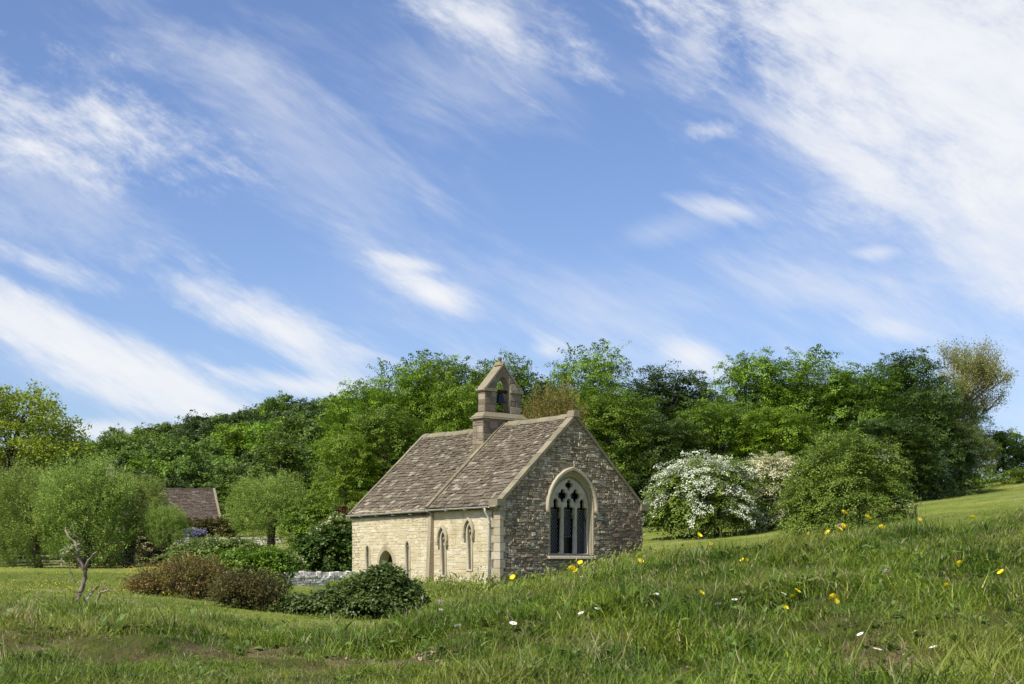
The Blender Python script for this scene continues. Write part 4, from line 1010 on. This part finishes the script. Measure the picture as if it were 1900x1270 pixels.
# ------------------------------------------------------------------ barn and garden wall
ph = RAD(20); Yb = 102
barn = empty('barn', (at(395, Yb), Yb, EYE), 'stone barn with a dark brown slate roof between the willows', 'barn', rz=ph)
bz0, bz1, bw, bl_ = zc(968, 99), zc(910, Yb), 3.2, 7.6
b = MB(); b.box(-bl_, 0, -bw + .15, bw - .15, -1.5, bz0 + .1, .5); b.obj('wall', SMORT, barn)
b = MB(); b.add([(-.02, -bw + .15, bz0 + .1), (-.02, bw - .15, bz0 + .1), (-.02, 0, bz1 - .05), (-.2, -bw + .15, bz0 + .1), (-.2, bw - .15, bz0 + .1), (-.2, 0, bz1 - .05)], [(0, 1, 2), (5, 4, 3), (0, 2, 5, 3), (1, 4, 5, 2)]); b.obj('gable', SMORT, barn)
rb = MB()
for sg in (-1, 1):
    rb.quadbox([(-bl_, sg * bw, bz0 - .05), (.0, sg * bw, bz0 - .05), (.0, 0, bz1 - .05), (-bl_, 0, bz1 - .05), (-bl_, sg * bw, bz0), (.0, sg * bw, bz0), (.0, 0, bz1), (-bl_, 0, bz1)], .2)
rb.obj('roof', BARNR, barn)
sb = MB(); nrow = 22; ln = math.hypot(bw, bz1 - bz0)
for i in range(nrow):
    s0, s1 = i / nrow, min(1, (i + 1.3) / nrow); x = -bl_
    while x < 0:
        w = R.uniform(.18, .36); lf = R.uniform(.02, .05); q = lambda s_, xx, o_: (xx, -bw * (1 - s_) - o_ * .55, bz0 + (bz1 - bz0) * s_ + o_)
        x1_ = min(x + w - .02, 0)
        sb.quadbox([q(s0, x, lf), q(s0, x1_, lf), q(s1, x1_, .003), q(s1, x, .003), q(s0, x, lf + .03), q(s0, x1_, lf + .03), q(s1, x1_, .03), q(s1, x, .03)], min(1, max(0, R.gauss(.42, .2)))); x += w
sb.obj('slates', BARNR, barn)['kind'] = 'stuff'
b = MB()
for sg in (-1,): b.quadbox([(0, sg * bw - .03, bz0 - .05), (.15, sg * bw - .03, bz0 - .05), (.15, 0, bz1 - .02), (0, 0, bz1 - .02), (0, sg * bw - .03, bz0 + .16), (.15, sg * bw - .03, bz0 + .16), (.15, 0, bz1 + .16), (0, 0, bz1 + .16)], .9)
b.obj('verge_coping', COPE, barn)
for i in range(14): b = MB(); xx = -bl_ + i * bl_ / 14; b.box(xx, xx + bl_ / 14 - .02, -.14, .14, bz1 - .02, bz1 + .10 + R.uniform(0, .03), .6); b.obj('ridge_stone', BARNR, barn)
cz_ = zc(876, 104); b = MB(); b.box(-7.35, -6.85, -.3, .3, bz1 - .6, cz_ - .1, .8); b.box(-7.42, -6.78, -.36, .36, cz_ - .1, cz_, .9); b.box(-7.2, -7.0, -.1, .1, cz_, cz_ + .25, .5); b.obj('chimney', SMORT, barn)
gwl = empty('garden_wall', (at(325, 88), 88, zpx(1012, 88)), 'low pale garden wall below the barn hedge', 'stone wall')
x = 0
while x < 6.3:
    L = R.uniform(.25, .5)
    for j in range(3): b = MB(); b.box(x, x + L - .02, -.15, .15, j * .13, j * .13 + .12, R.uniform(.3, 1)); b.obj('stone', DRYST, gwl)
    b = MB(); b.box(x, x + L - .02, -.19, .19, .40, .47, R.uniform(.5, 1)); b.obj('cope_stone', DRYST, gwl); x += L
# fences
wf = empty('wire_fence', (at(250, 79), 79, float(tz(at(250, 79), 79))), 'wire fence on weathered posts in front of the long dark hedge', 'fence')
ox, oz = at(250, 79), float(tz(at(250, 79), 79)); tops = []
for (px, yt) in ((165, 1030), (205, 1030), (250, 1029), (284, 1027), (322, 1024), (362, 1022)):
    xx = at(px, 79) - ox; zz = float(tz(at(px, 79), 79)) - oz; h = max(.6, zpx(yt, 79) - oz - zz); b = MB(); b.tube([(xx, 0, zz - .1), (xx + R.uniform(-.03, .03), 0, zz + h)], [.06, .05], 7); b.obj('post', FWOOD, wf); tops.append((xx, zz, h))
b = MB(); b.tube([(-.02, 0, .1), (-.75, .1, .42)], [.04, .04], 6); b.obj('brace', FWOOD, wf)
b = MB()
for fr in (.35, .65, .93): b.tube([(q[0], -.05, q[1] + q[2] * fr) for q in tops], .006, 4)
b.obj('wire', GUTTER, wf)
rf = empty('rail_fence', (at(20, 84), 84, float(tz(at(20, 84), 84))), 'pale timber rail fence under the leftmost willows', 'fence')
for i in range(-2, 3): b = MB(); b.box(i * 1.5 - .06, i * 1.5 + .06, -.05, .05, -.2, .75); b.obj('post', FWOOD, rf)
for z_ in (.28, .58): b = MB(); b.box(-3.2, 3.2, -.09, -.052, z_, z_ + .10); b.obj('rail', FWOOD, rf)
fp = empty('field_post', (at(1698, 58), 58, float(tz(at(1698, 58), 58)) - .1), 'single dark post in the right field beside the largest hawthorn', 'post')
b = MB(); b.tube([(0, 0, 0), (.02, 0, .62)], [.06, .05], 7); b.box(-.13, -.07, -.04, .04, .1, .3); b.obj('stake', BARKD, fp)

# ------------------------------------------------------------------ dead sapling
YD = 13.5
def dpt(px, py, dy=0): return (at(px, YD + dy), YD + dy, zpx(py, YD + dy))
def stick(name, label, parts, cat='dead branch', leafs=None):
    base = parts[0][0][0]; X, z = at(base[0], YD), float(tz(at(base[0], YD), YD)); o = empty(name, (X, YD, z), label, cat)
    r = random.Random(len(label))
    for (pts, r0, r1) in parts:
        P = [np.array(dpt(*p)) - [X, YD, z] for p in pts]; Q = []
        for i in range(len(P) - 1):
            for t in (0, .33, .66): q = P[i] * (1 - t) + P[i + 1] * t; Q.append(q + np.array([r.uniform(-.006, .006), r.uniform(-.02, .02), r.uniform(-.005, .005)]))
        Q.append(P[-1]); b = MB(); rad = np.linspace(r0, r1, len(Q)) * np.array([r.uniform(.85, 1.2) for _ in Q]); b.tube(Q, rad / F * YD, 8); b.obj('branch', DEADW, o, True)
    if leafs:
        lr = np.random.RandomState(3); lb = [((a - base[0]) / F * YD, 0, zpx(b_, YD) - z, q / F * YD, q / F * YD, q * .8 / F * YD) for (a, b_, q) in leafs]
        link('leaves', leafmesh('leaves', [leaves(lr, lb, 26, 9, L=.05, w=.04, thick=.015, leaf=.032, aspect=1.2, droop=.2, rnd=.6)], L_SPRIG), o)
    return o
stick('dead_sapling', 'forked dead sapling with a few pale leaves standing in front of the willows', [
    ([(143, 1140, 0), (142, 1118, 0), (150, 1095, .05), (158, 1072, .05), (160, 1055, 0)], 5.5, 3.6),
    ([(158, 1062, 0), (148, 1040, 0), (143, 1020, 0), (140, 1008, 0), (128, 998, .05), (121, 985, .1), (122, 979, .1)], 3.2, 1.2),
    ([(143, 1012, 0), (151, 1009, -.05), (146, 1001, -.1), (138, 990, -.1), (134, 972, -.1)], 2.2, .7),
    ([(160, 1056, 0), (162, 1044, -.1), (171, 1032, -.15), (179, 1024, -.2)], 2.6, 1.0),
    ([(142, 1130, 0), (130, 1124, .1), (118, 1112, .1)], 2.8, 1.2),
    ([(140, 1082, .2), (130, 1060, .2), (128, 1045, .2), (131, 1040, .2)], 1.2, .8)], 'dead sapling', [(124, 1028, 9), (132, 1022, 9), (150, 1024, 6)])
stick('fallen_branch', 'bleached forked dead branch lying right of the dead sapling', [
    ([(162, 1136, 0), (156, 1120, 0), (166, 1105, .1), (176, 1094, .1), (183, 1089, .1)], 4.0, 1.6),
    ([(166, 1134, 0), (176, 1122, 0), (184, 1105, -.1), (190, 1096, -.1), (191, 1084, -.1), (194, 1082, -.1)], 3.0, 1.0),
    ([(189, 1098, -.1), (202, 1096, -.15), (213, 1097, -.2)], 2.4, 1.0)])

# ------------------------------------------------------------------ grass
def tuft_mesh(seed, nb, h, spread, w, bend, segs=3):
    r = np.random.RandomState(seed); V = []; f = []; t = []; n = 0
    for i in range(nb):
        an = r.uniform(0, 6.28); p = np.array([r.normal() * spread, r.normal() * spread, 0]); hh = h * r.uniform(.45, 1.1); bd = bend * r.uniform(.2, 1.3) * hh
        d = np.array([math.cos(an), math.sin(an), 0]); sd_ = np.array([-d[1], d[0], 0]); a2 = r.uniform(-.5, .5); sd_ = sd_ * math.cos(a2) + d * math.sin(a2)
        ww = w * r.uniform(.6, 1.2); tt = r.rand()
        for s in range(segs + 1):
            q = s / segs; c = p + d * bd * q ** 1.8 + np.array([0, 0, hh * (q - .18 * bend * q * q)])
            if s < segs: V += [c - sd_ * ww * (1 - q * .7), c + sd_ * ww * (1 - q * .7)]; t += [tt, tt]
            else: V.append(c); t.append(tt)
        for s in range(segs - 1): f.append((n + 2 * s, n + 2 * s + 1, n + 2 * s + 3, n + 2 * s + 2))
        f.append((n + 2 * segs - 2, n + 2 * segs - 1, n + 2 * segs)); n += 2 * segs + 1
    b = MB(); b.add(V, f); me = b.mesh('grass_tuft'); me.attributes['tint'].data.foreach_set('value', np.array(t, np.float32)); return me
def grassmat(name, dark, mid, light, dry):
    k = MN(name); t = k.attr(); oi = k.n('ShaderNodeObjectInfo')
    geo = k.n('ShaderNodeNewGeometry')
    def wn(scale, det=3):
        n = k.n('ShaderNodeTexNoise'); k.t.links.new(geo.outputs['Position'], n.inputs['Vector']); n.inputs['Scale'].default_value = scale; n.inputs['Detail'].default_value = det; return n.outputs['Fac']
    v = k.math('ADD', k.math('MULTIPLY', t, .45), k.math('MULTIPLY', oi.outputs['Random'], .25)); v = k.math('ADD', v, k.math('MULTIPLY', k.step(wn(1.6), .32, .68), .30))
    c = k.ramp(v, [(.1, dark), (.5, mid), (.95, light)])
    dr = k.math('MULTIPLY', k.step(wn(.9), .46, .64), .45); c = k.mix(dr, c, dry)
    c = k.mix(k.math('GREATER_THAN', oi.outputs['Random'], .93), c, (.36, .30, .15))
    p = k.bsdf(c, .5, .35); tl = k.n('ShaderNodeBsdfTranslucent'); k.t.links.new(c, tl.inputs[0]); ms = k.n('ShaderNodeMixShader'); ms.inputs[0].default_value = .38
    k.t.links.new(p, ms.inputs[1]); k.t.links.new(tl.outputs[0], ms.inputs[2]); return k.out(ms.outputs[0])
GR = grassmat('grass_blades', (.026, .058, .006), (.115, .190, .012), (.33, .385, .040), (.32, .31, .06))
GRF = grassmat('meadow_blades', (.06, .10, .010), (.18, .25, .020), (.35, .40, .05), (.36, .36, .09))
def protos(tag_, specs, gm=None):
    c = bpy.data.collections.new(tag_)
    for i, s in enumerate(specs):
        me = tuft_mesh(*s); me.materials.append(gm or GR); o = bpy.data.objects.new('tuft_%s_%d' % (tag_, i), me); c.objects.link(o)
    return c
C_near = protos('near', [(i, 18, h, sp, w, bd) for i, (h, sp, w, bd) in enumerate([(.045, .032, .0018, .8), (.060, .034, .0018, .9), (.035, .04, .0022, 1.0), (.080, .026, .0016, .8), (.050, .035, .0020, 1.3), (.030, .035, .0030, .9)])])
C_tall = protos('tall', [(i + 20, 7, h, sp, w, bd, 4) for i, (h, sp, w, bd) in enumerate([(.13, .03, .0018, .7), (.17, .02, .0014, .5), (.11, .03, .0024, 1.1)])])
def weed_mesh(seed, nl, rad, lw):
    q = np.random.RandomState(seed); b = MB()
    for i in range(nl):
        an = q.uniform(0, 6.28); d = np.array([math.cos(an), math.sin(an), 0]); sd_ = np.array([-d[1], d[0], 0]); L = rad * q.uniform(.5, 1.1); up = q.uniform(.2, 1.1); st = d * rad * .1
        c1, c2, c3 = st + d * L * .35 + [0, 0, L * .35 * up], st + d * L * .7 + [0, 0, L * .5 * up], st + d * L + [0, 0, L * .42 * up]; w = lw * q.uniform(.7, 1.2)
        b.add([st, c1 - sd_ * w * .7, c1 + sd_ * w * .7, c2 - sd_ * w, c2 + sd_ * w, c3], [(0, 2, 1), (1, 2, 4, 3), (3, 4, 5)], q.rand())
    return b.mesh('weed')
def seed_stem(seed):
    q = np.random.RandomState(seed); b = MB()
    for i in range(2):
        a = q.uniform(0, 6.28); h = q.uniform(.07, .15); o_ = q.normal(size=3) * .02; o_[2] = 0; t = np.array([math.cos(a), math.sin(a), 0]) * h * q.uniform(.1, .4)
        b.tube([o_, o_ + t * .4 + [0, 0, h * .6], o_ + t + [0, 0, h]], [.0009, .0008, .0006], 3, .3)
        b.tube([o_ + t * .92 + [0, 0, h * .96], o_ + t + [0, 0, h * 1.04], o_ + t * 1.1 + [0, 0, h * 1.13]], [.0008, .0022, .0006], 4, 1.0)
    return b.mesh('seed_stem')
def protos_of(tag_, mes, m):
    c = bpy.data.collections.new(tag_)
    for i, me in enumerate(mes): me.materials.append(m); c.objects.link(bpy.data.objects.new('%s_%d' % (tag_, i), me))
    return c
L_WEED = leafmat('leaf_weed', (.06, .11, .02), (.17, .25, .05), .3)
C_weed = protos_of('weeds', [weed_mesh(60, 11, .055, .010), weed_mesh(61, 9, .04, .012), weed_mesh(62, 14, .07, .007)], L_WEED)
k = MN('seed_head'); C_seed = protos_of('seeds', [seed_stem(70), seed_stem(71), seed_stem(72)], k.out(k.bsdf(k.ramp(k.attr(), [(0, (.14, .17, .05)), (1, (.34, .29, .17))]), .8, .2)))
def petals(nb, L, w, cup, droop=0, segs=2):
    b = MB()
    for i in range(nb):
        an = 6.2832 * i / nb; d = np.array([math.cos(an), math.sin(an), 0]); s = np.array([-d[1], d[0], 0]); V = []
        for q, wq in ((.08, .3), (.55, 1), (1.0, .7)):
            c = d * L * q + np.array([0, 0, cup * L * q * q]); V += [c - s * w * wq, c + s * w * wq]
        b.add(V, [(0, 1, 3, 2), (2, 3, 5, 4)])
    return b
C_far = protos('far', [(i + 40, 16, h, sp, w, bd, 2) for i, (h, sp, w, bd) in enumerate([(.045, .10, .005, .9), (.07, .08, .004, .8), (.035, .12, .006, 1.0)])], GRF)
def scatter(name, P, rot, scl, coll, label):
    me = bpy.data.meshes.new(name); me.vertices.add(len(P)); me.vertices.foreach_set('co', P.astype(np.float32).ravel())
    a = me.attributes.new('rot', 'FLOAT_VECTOR', 'POINT'); a.data.foreach_set('vector', rot.astype(np.float32).ravel())
    a = me.attributes.new('scl', 'FLOAT', 'POINT'); a.data.foreach_set('value', scl.astype(np.float32))
    o = link(name, me); ng = bpy.data.node_groups.new(name, 'GeometryNodeTree')
    ng.interface.new_socket('Geometry', in_out='INPUT', socket_type='NodeSocketGeometry'); ng.interface.new_socket('Geometry', in_out='OUTPUT', socket_type='NodeSocketGeometry')
    A = ng.nodes.new; gi, go, iop, ci = A('NodeGroupInput'), A('NodeGroupOutput'), A('GeometryNodeInstanceOnPoints'), A('GeometryNodeCollectionInfo')
    ci.inputs['Collection'].default_value = coll; ci.inputs['Separate Children'].default_value = True; ci.inputs['Reset Children'].default_value = True
    na = A('GeometryNodeInputNamedAttribute'); na.data_type = 'FLOAT_VECTOR'; na.inputs['Name'].default_value = 'rot'
    ns = A('GeometryNodeInputNamedAttribute'); ns.data_type = 'FLOAT'; ns.inputs['Name'].default_value = 'scl'
    iop.inputs['Pick Instance'].default_value = True; l = ng.links.new
    l(gi.outputs[0], iop.inputs['Points']); l(ci.outputs[0], iop.inputs['Instance']); l(na.outputs['Attribute'], iop.inputs['Rotation']); l(ns.outputs['Attribute'], iop.inputs['Scale']); l(iop.outputs[0], go.inputs[0])
    m = o.modifiers.new('scatter', 'NODES'); m.node_group = ng
    tag(o, label, kind='stuff'); return o
r = np.random.RandomState(77)
def wedge(n, y0, y1, u0=-90, u1=1990):
    y = np.sqrt(r.uniform(y0 * y0, y1 * y1, n)); u = r.uniform(u0, u1, n); x = (u - CX) / F * y; return x, y
def clod(seed):
    q = np.random.RandomState(seed); b = MB()
    V = unit(np.array([[x, y, z] for x in (-1, 1) for y in (-1, 1) for z in (-1, 1)], float)) * q.uniform(.6, 1.2, (8, 1)) * [.014, .012, .009]
    b.quadbox(V[[0, 4, 6, 2, 1, 5, 7, 3]], q.rand()); return b.mesh('clod')
def put(name, n, y0, y1, coll, smin, smax, label, bare_thr=.5, tilt=.25, dens=None, u0=-90, u1=1990):
    x, y = wedge(n, y0, y1, u0, u1); bf = barefn(x, y); keep = (bf < bare_thr * .8) | (r.rand(n) < .10)
    if dens is not None: keep &= r.rand(n) < dens(x, y)
    lx = np.stack([x - C_org[0], y - C_org[1]], -1); inx = lx @ np.array([math.cos(TH), math.sin(TH)]); iny = lx @ np.array([-math.sin(TH), math.cos(TH)])
    keep &= ~((inx > -.05) & (inx < CW + .05) & (iny > -.05) & (iny < CL + .1))
    x, y = x[keep], y[keep]; n = len(x)
    z = tz(x, y) - .006; lt = lowturf(x, y) if y1 < 11 else 1; sc = r.uniform(smin, smax, n) * np.clip(1 + .9 * lump(x, y, 3.2, 4) + .7 * lump(x, y, 9, 5), .62, 1.8) * (1 - .55 * np.maximum(barefn(x, y + .25), barefn(x, y + .5))); rot = np.stack([r.normal(size=n) * tilt, r.normal(size=n) * tilt, r.uniform(0, 6.28, n)], -1)
    return scatter(name, np.stack([x, y, z], -1), rot, sc * lt, coll, label)
def bloomY(px, py, tgt):
    best = 4.8
    for Yq in np.arange(9.6, 4.6, -.1):
        if zpx(py, Yq) - float(tz(at(px, Yq), Yq)) <= tgt and zpx(py, Yq) > float(tz(at(px, Yq), Yq)) + .03: return Yq
    return 9.0
# px, py, kind, where
FL = [
 (1566, 952, 'b', 'tallest, against the dark base of the largest hawthorn'), (1610, 961, 'b', 'next right of the tallest one, against the largest hawthorn'), (1500, 993, 'b', 'at the left foot of the largest hawthorn'),
 (1536, 989, 'b', 'below the tallest one at the crest'), (1557, 982, 'b', 'beside a clover head on the crest under the hawthorn'), (1564, 978, 'b', 'close behind its twin on the crest under the hawthorn'), (1636, 981, 'b', 'at the right foot of the largest hawthorn'),
 (1705, 965, 'b', 'on the crest before the right field'), (1694, 978, 'b', 'just under the one before the right field'), (1805, 961, 'b', 'small, on the crest under the sparse golden tree'), (1297, 994, 'b', 'above the dandelion clock'), (1318, 1012, 'b', 'right of the dandelion clock'),
 (1349, 1031, 'b', 'on the bank below the white hawthorn'), (1378, 1040, 'b', 'low, below the cream hawthorn'), (1386, 1042, 'b', 'touching its twin below the cream hawthorn'), (1477, 1045, 'b', 'by the brown hollow below the largest hawthorn'),
 (1188, 1043, 'b', 'at the right foot of the stone gable'), (1176, 1083, 'b', 'on the bank below the right gable corner'), (1077, 1045, 'b', 'under the traceried window, highest there'), (1061, 1056, 'b', 'small, left under the traceried window'), (1069, 1060, 'b', 'below the highest one under the traceried window'),
 (1121, 1062, 'b', 'between window and right gable corner'), (1086, 1077, 'b', 'half hidden in grass under the window'), (981, 1089, 'b', 'at the foot of the gable wall, left part'), (952, 1072, 'b', 'small bud before the gable left edge'),
 (1546, 1109, 'b', 'alone in the middle of the right bank'), (1551, 1117, 'b', 'tiny, under the one in the middle of the right bank'), (1479, 1098, 'b', 'orange-tinged, left on the right bank'), (1471, 1108, 'b', 'faded, lower left on the right bank'), (1457, 1129, 'b', 'lowest of the right bank, left side'),
 (1781, 1047, 'b', 'high on the bank near the right edge'), (1858, 1063, 'b', 'nearest the right edge'), (1757, 1087, 'b', 'below the straw stalks near the right edge'), (1047, 1117, 'b', 'pale, in deep grass below the gable'), (1390, 1065, 'b', 'fading, mid bank below the cream hawthorn'), (1301, 1101, 'b', 'tiny, mid bank between two daisies'),
 (169, 1133, 'b', 'at the foot of the dead sapling'),
 (1042, 1071, 'd', 'before the gable, left under the window'), (1018, 1089, 'd', 'before the gable foot'), (1082, 1072, 'd', 'among the buttercups under the window'), (918, 1130, 'd', 'below the corner of the church'), (1022, 1124, 'd', 'beside a clover head below the gable'),
 (1078, 1138, 'd', 'lower of two below the gable'), (1109, 1130, 'd', 'upper of two below the gable, larger'), (1217, 1103, 'd', 'greyish, below the right gable corner'), (1276, 1107, 'd', 'left in the row of the middle bank'), (1332, 1121, 'd', 'second in the row of the middle bank'),
 (1363, 1113, 'd', 'brightest, right in the row of the middle bank'), (1432, 1007, 'd', 'upright, beside the foot of the largest hawthorn'), (1360, 1030, 'd', 'on the crest below the white hawthorn'), (1543, 996, 'd', 'under the buttercups at the hawthorn foot'), (1603, 989, 'd', 'flat, on the crest between buttercups'),
 (1606, 1016, 'd', 'small, right bank below the crest'), (1541, 1081, 'd', 'in the middle of the right bank above the lone buttercup'), (1454, 1102, 'd', 'tiny, left on the right bank'), (1850, 1101, 'd', 'near the right edge, low'), (1596, 1177, 'd', 'faded, low in the right foreground'),
 (1698, 1172, 'd', 'faded, low foreground right of its twin'), (1628, 1205, 'd', 'lowest, in the right foreground'), (1731, 1201, 'd', 'low in the right foreground, near the corner'), (817, 1133, 'd', 'right of the dark bramble mound'), (849, 1161, 'd', 'yellowish, below the chancel wall'), (952, 1157, 'd', 'dull, low below the church corner'),
 (1020, 1107, 'c', 'left of the gable daisies'), (918, 1113, 'c', 'below the church corner quoins'), (816, 1117, 'c', 'right of the dark bramble mound'), (380, 1152, 'c', 'grey, left below the brown thorn bush'), (1558, 975, 'c', 'among the buttercups at the hawthorn foot'),
 (1644, 1060, 'c', 'on the right bank beside dry stalks'), (1303, 1027, 'k', 'round, on the crest between church and white hawthorn')]
TGT = {'b': .21, 'd': .105, 'c': .13, 'k': .20}
FLY = [bloomY(a, b_, TGT[c_]) for (a, b_, c_, d_) in FL]
C_org = (at(928, 45), 45.0)
def lowturf(x, y):
    f = np.ones(len(x)); u = CX + F * x / y
    for (a, b_, c_, d_), Yf in zip(FL, FLY): f[(np.abs(u - a) < 9) & (y < Yf + .02) & (y > Yf - .75)] = .5
    return f
put('foreground_grass', 52000, 3.2, 10.5, C_near, .75, 1.35, 'short thick meadow grass covering the foreground bank')
put('tall_grass', 7000, 3.6, 10.5, C_tall, .55, 1.15, 'long thin grass blades standing above the foreground bank', .3, .3, dens=lambda x, y: np.clip(.02 + .5 * lump(x, y, 1.3, 8) + .7 * (y < 5.6) * (x > -.3), .03, 1))
k = MN('soil_clods'); oi = k.n('ShaderNodeObjectInfo'); C_clod = protos_of('clods', [clod(80), clod(81), clod(82)], k.out(k.bsdf(k.ramp(oi.outputs['Random'], [(0, (.05, .03, .018)), (.6, (.17, .11, .065)), (1, (.42, .33, .22))]), .95, .1)))
put('soil_crumbs', 60000, 4, 8, C_clod, .3, 1.5, 'loose clods and litter on the bare earth scrapes', 9, 2, dens=lambda x, y: np.clip(barefn(x, y) * 1.5 - .2, 0, 1) ** 1.5)
put('broadleaf_weeds', 5000, 3.4, 10.5, C_weed, .6, 1.4, 'low broad-leaved weeds among the foreground grass', .8)
put('seeding_grass', 230, 4.4, 10.5, C_seed, .6, 1.1, 'thin seeding grass stems on the foreground bank', .5, .2)
put('meadow_grass', 42000, 10.5, 50, C_far, .6, 1.1, 'grass of the meadow around the church')
put('field_grass', 9000, 50, 105, C_far, .5, 1.2, 'rough grass of the rising field on the right', u0=1150, u1=2000)
def dotm(seed):
    b = MB(); q = np.random.RandomState(seed)
    for i in range(4):
        p = q.normal(size=3) * [.10, .10, .012] + [0, 0, .055]; b.tube([p - [0, 0, .012], p, p + [0, 0, .012]], [.004, .014, .004], 5)
    return b.mesh('flower_heads')
C_dot = protos_of('meadow_flowers', [dotm(90), dotm(91)], YEL)
put('meadow_buttercups', 2600, 20, 76, C_dot, .35, .85, 'distant yellow buttercups dotted through the left meadow', u0=-80, u1=640, dens=lambda x, y: np.clip(.35 + 1.6 * lump(x, y, .35, 33), 0, 1))
put('bank_flowers', 170, 5.5, 10, protos_of('small_flowers', [petals(9, .007, .002, .2).mesh('small_petals')], WHI), .8, 1.5, 'tiny white flowers low in the foreground turf', u0=700, u1=1950)
put('church_grass', 5000, 38, 50, C_far, 2.0, 4.0, 'longer grass along the foot of the church walls', u0=780, u1=1240)

# ------------------------------------------------------------------ wild flowers
m_but = petals(5, .0175, .0120, .5).mesh('petals', [YEL]); m_dai = petals(16, .0175, .0034, .10).mesh('petals', [WHI])
def ball(rad, sq, mat_, name):
    b = MB(); b.tube([(0, 0, -rad * sq), (0, 0, -rad * sq * .7), (0, 0, 0), (0, 0, rad * sq * .7), (0, 0, rad * sq)], [rad * .1, rad * .7, rad, rad * .7, rad * .1], 10); return b.mesh(name, [mat_], True)
m_cen = ball(.0045, .7, YEC, 'centre'); 
def fluff(rad, n, mat_, name, seed):
    q = np.random.RandomState(seed); b = MB()
    for i in range(n):
        d = unit(q.normal(size=3)); e = d * rad * q.uniform(.8, 1); s = unit(np.cross(d, q.normal(size=3))) * .0012; s2 = unit(q.normal(size=3)) * rad * .12; s3 = unit(np.cross(s2, d)) * rad * .12
        b.add([d * .002 - s, d * .002 + s, e], [(0, 1, 2)]); b.add([e - s2, e + s3, e + s2, e - s3], [(0, 1, 2, 3)])
    return b.mesh(name, [mat_])
m_clo = fluff(.013, 110, PNK, 'florets', 1); m_dan = fluff(.026, 240, FLUFF, 'seed_head', 2)
kinds = {'b': ('buttercup', 'yellow buttercup', m_but, .21), 'd': ('daisy', 'white daisy', m_dai, .105), 'c': ('clover', 'pale clover head', m_clo, .13), 'k': ('dandelion_clock', 'white dandelion clock', m_dan, .20)}
rr = random.Random(4)
for (px, py, kd, where), Yq in zip(FL, FLY):
    nm, txt, me, tgt = kinds[kd]; X = at(px, Yq); z = float(tz(X, Yq)); h = zpx(py, Yq) - z
    if h < .03: h = .05
    o = empty(nm, (X, Yq, z), f'{txt} {where}', nm.replace('_', ' '), {'b': 'buttercups in the foreground grass', 'd': 'daisies in the foreground grass', 'c': 'clover heads in the foreground grass'}.get(kd))
    lx, ly = rr.uniform(-.15, .15) * h, rr.uniform(-.1, .1) * h
    b = MB(); b.tube([(lx, ly, -.01), (lx * .6, ly, h * .5), (0, 0, h - .002)], [.0016, .0014, .0011], 4); b.obj('stem', STEM, o)
    sc = rr.uniform(.85, 1.2) * (Yq / 8.0 if Yq > 6 else .8)
    p = link({'b': 'petals', 'd': 'petals', 'c': 'florets', 'k': 'seed_head'}[kd], me, o); p.location = (0, 0, h); p.scale = (sc,) * 3; p.rotation_euler = (rr.uniform(.5, 1.0) if kd == 'b' else rr.uniform(.15, .5), rr.uniform(-.3, .3), rr.uniform(0, 6))
    if kd in 'bd': c_ = link('centre', m_cen, o); c_.location = (0, 0, h + .002); c_.scale = (sc,) * 3
# dry stalks and dark stems at the right corner
def stalks(name, label, base, Yq, ends, mat_, rad):
    X = at(base, Yq); z = float(tz(X, Yq)); o = empty(name, (X, Yq, z), label, 'plant')
    for (bx, mx_, my_, ex_, ey_) in ends:
        g = float(tz(at(bx, Yq), Yq)); P = [np.array([at(bx, Yq) - X, 0, g - z - .02]), np.array([at(mx_, Yq) - X, .03, zpx(my_, Yq) - z]), np.array([at(ex_, Yq) - X, .05, zpx(ey_, Yq) - z])]
        Q = [P[0], (P[0] + P[1]) / 2, P[1], (P[1] * .6 + P[2] * .4) + [0, 0, .004], P[2]]; b = MB(); b.tube(Q, np.linspace(rad, rad * .3, 5), 5); b.obj('stalk', mat_, o)
stalks('bent_weed', 'dark bent plant stems at the right edge of the foreground', 1890, 5.2, [(1950, 1890, 1160, 1830, 1080), (1960, 1880, 1130, 1846, 1040), (1930, 1860, 1165, 1800, 1160), (1905, 1890, 1180, 1870, 1075), (1990, 1920, 1150, 1880, 1090)], DSTEM, .004)
stalks('dry_stalks', 'two straw-coloured dry stalks on the bank near the right edge', 1826, 7.6, [(1832, 1824, 1080, 1818, 1048), (1836, 1832, 1075, 1838, 1052)], STRAW, .003)
stalks('dry_stalks', 'curved straw stalk on the crest right of the largest hawthorn', 1706, 8.6, [(1706, 1705, 1010, 1716, 994)], STRAW, .003)
stalks('dry_stalks', 'leaning dry grass stalk below the hawthorn on the right bank', 1548, 8.4, [(1546, 1552, 1022, 1558, 985), (1560, 1572, 1030, 1588, 1018)], STRAW, .0025)
stalks('dry_stalks', 'reddish dock stalk before the right part of the gable', 1102, 8.8, [(1102, 1102, 1072, 1103, 1046)], STRAW, .0045)
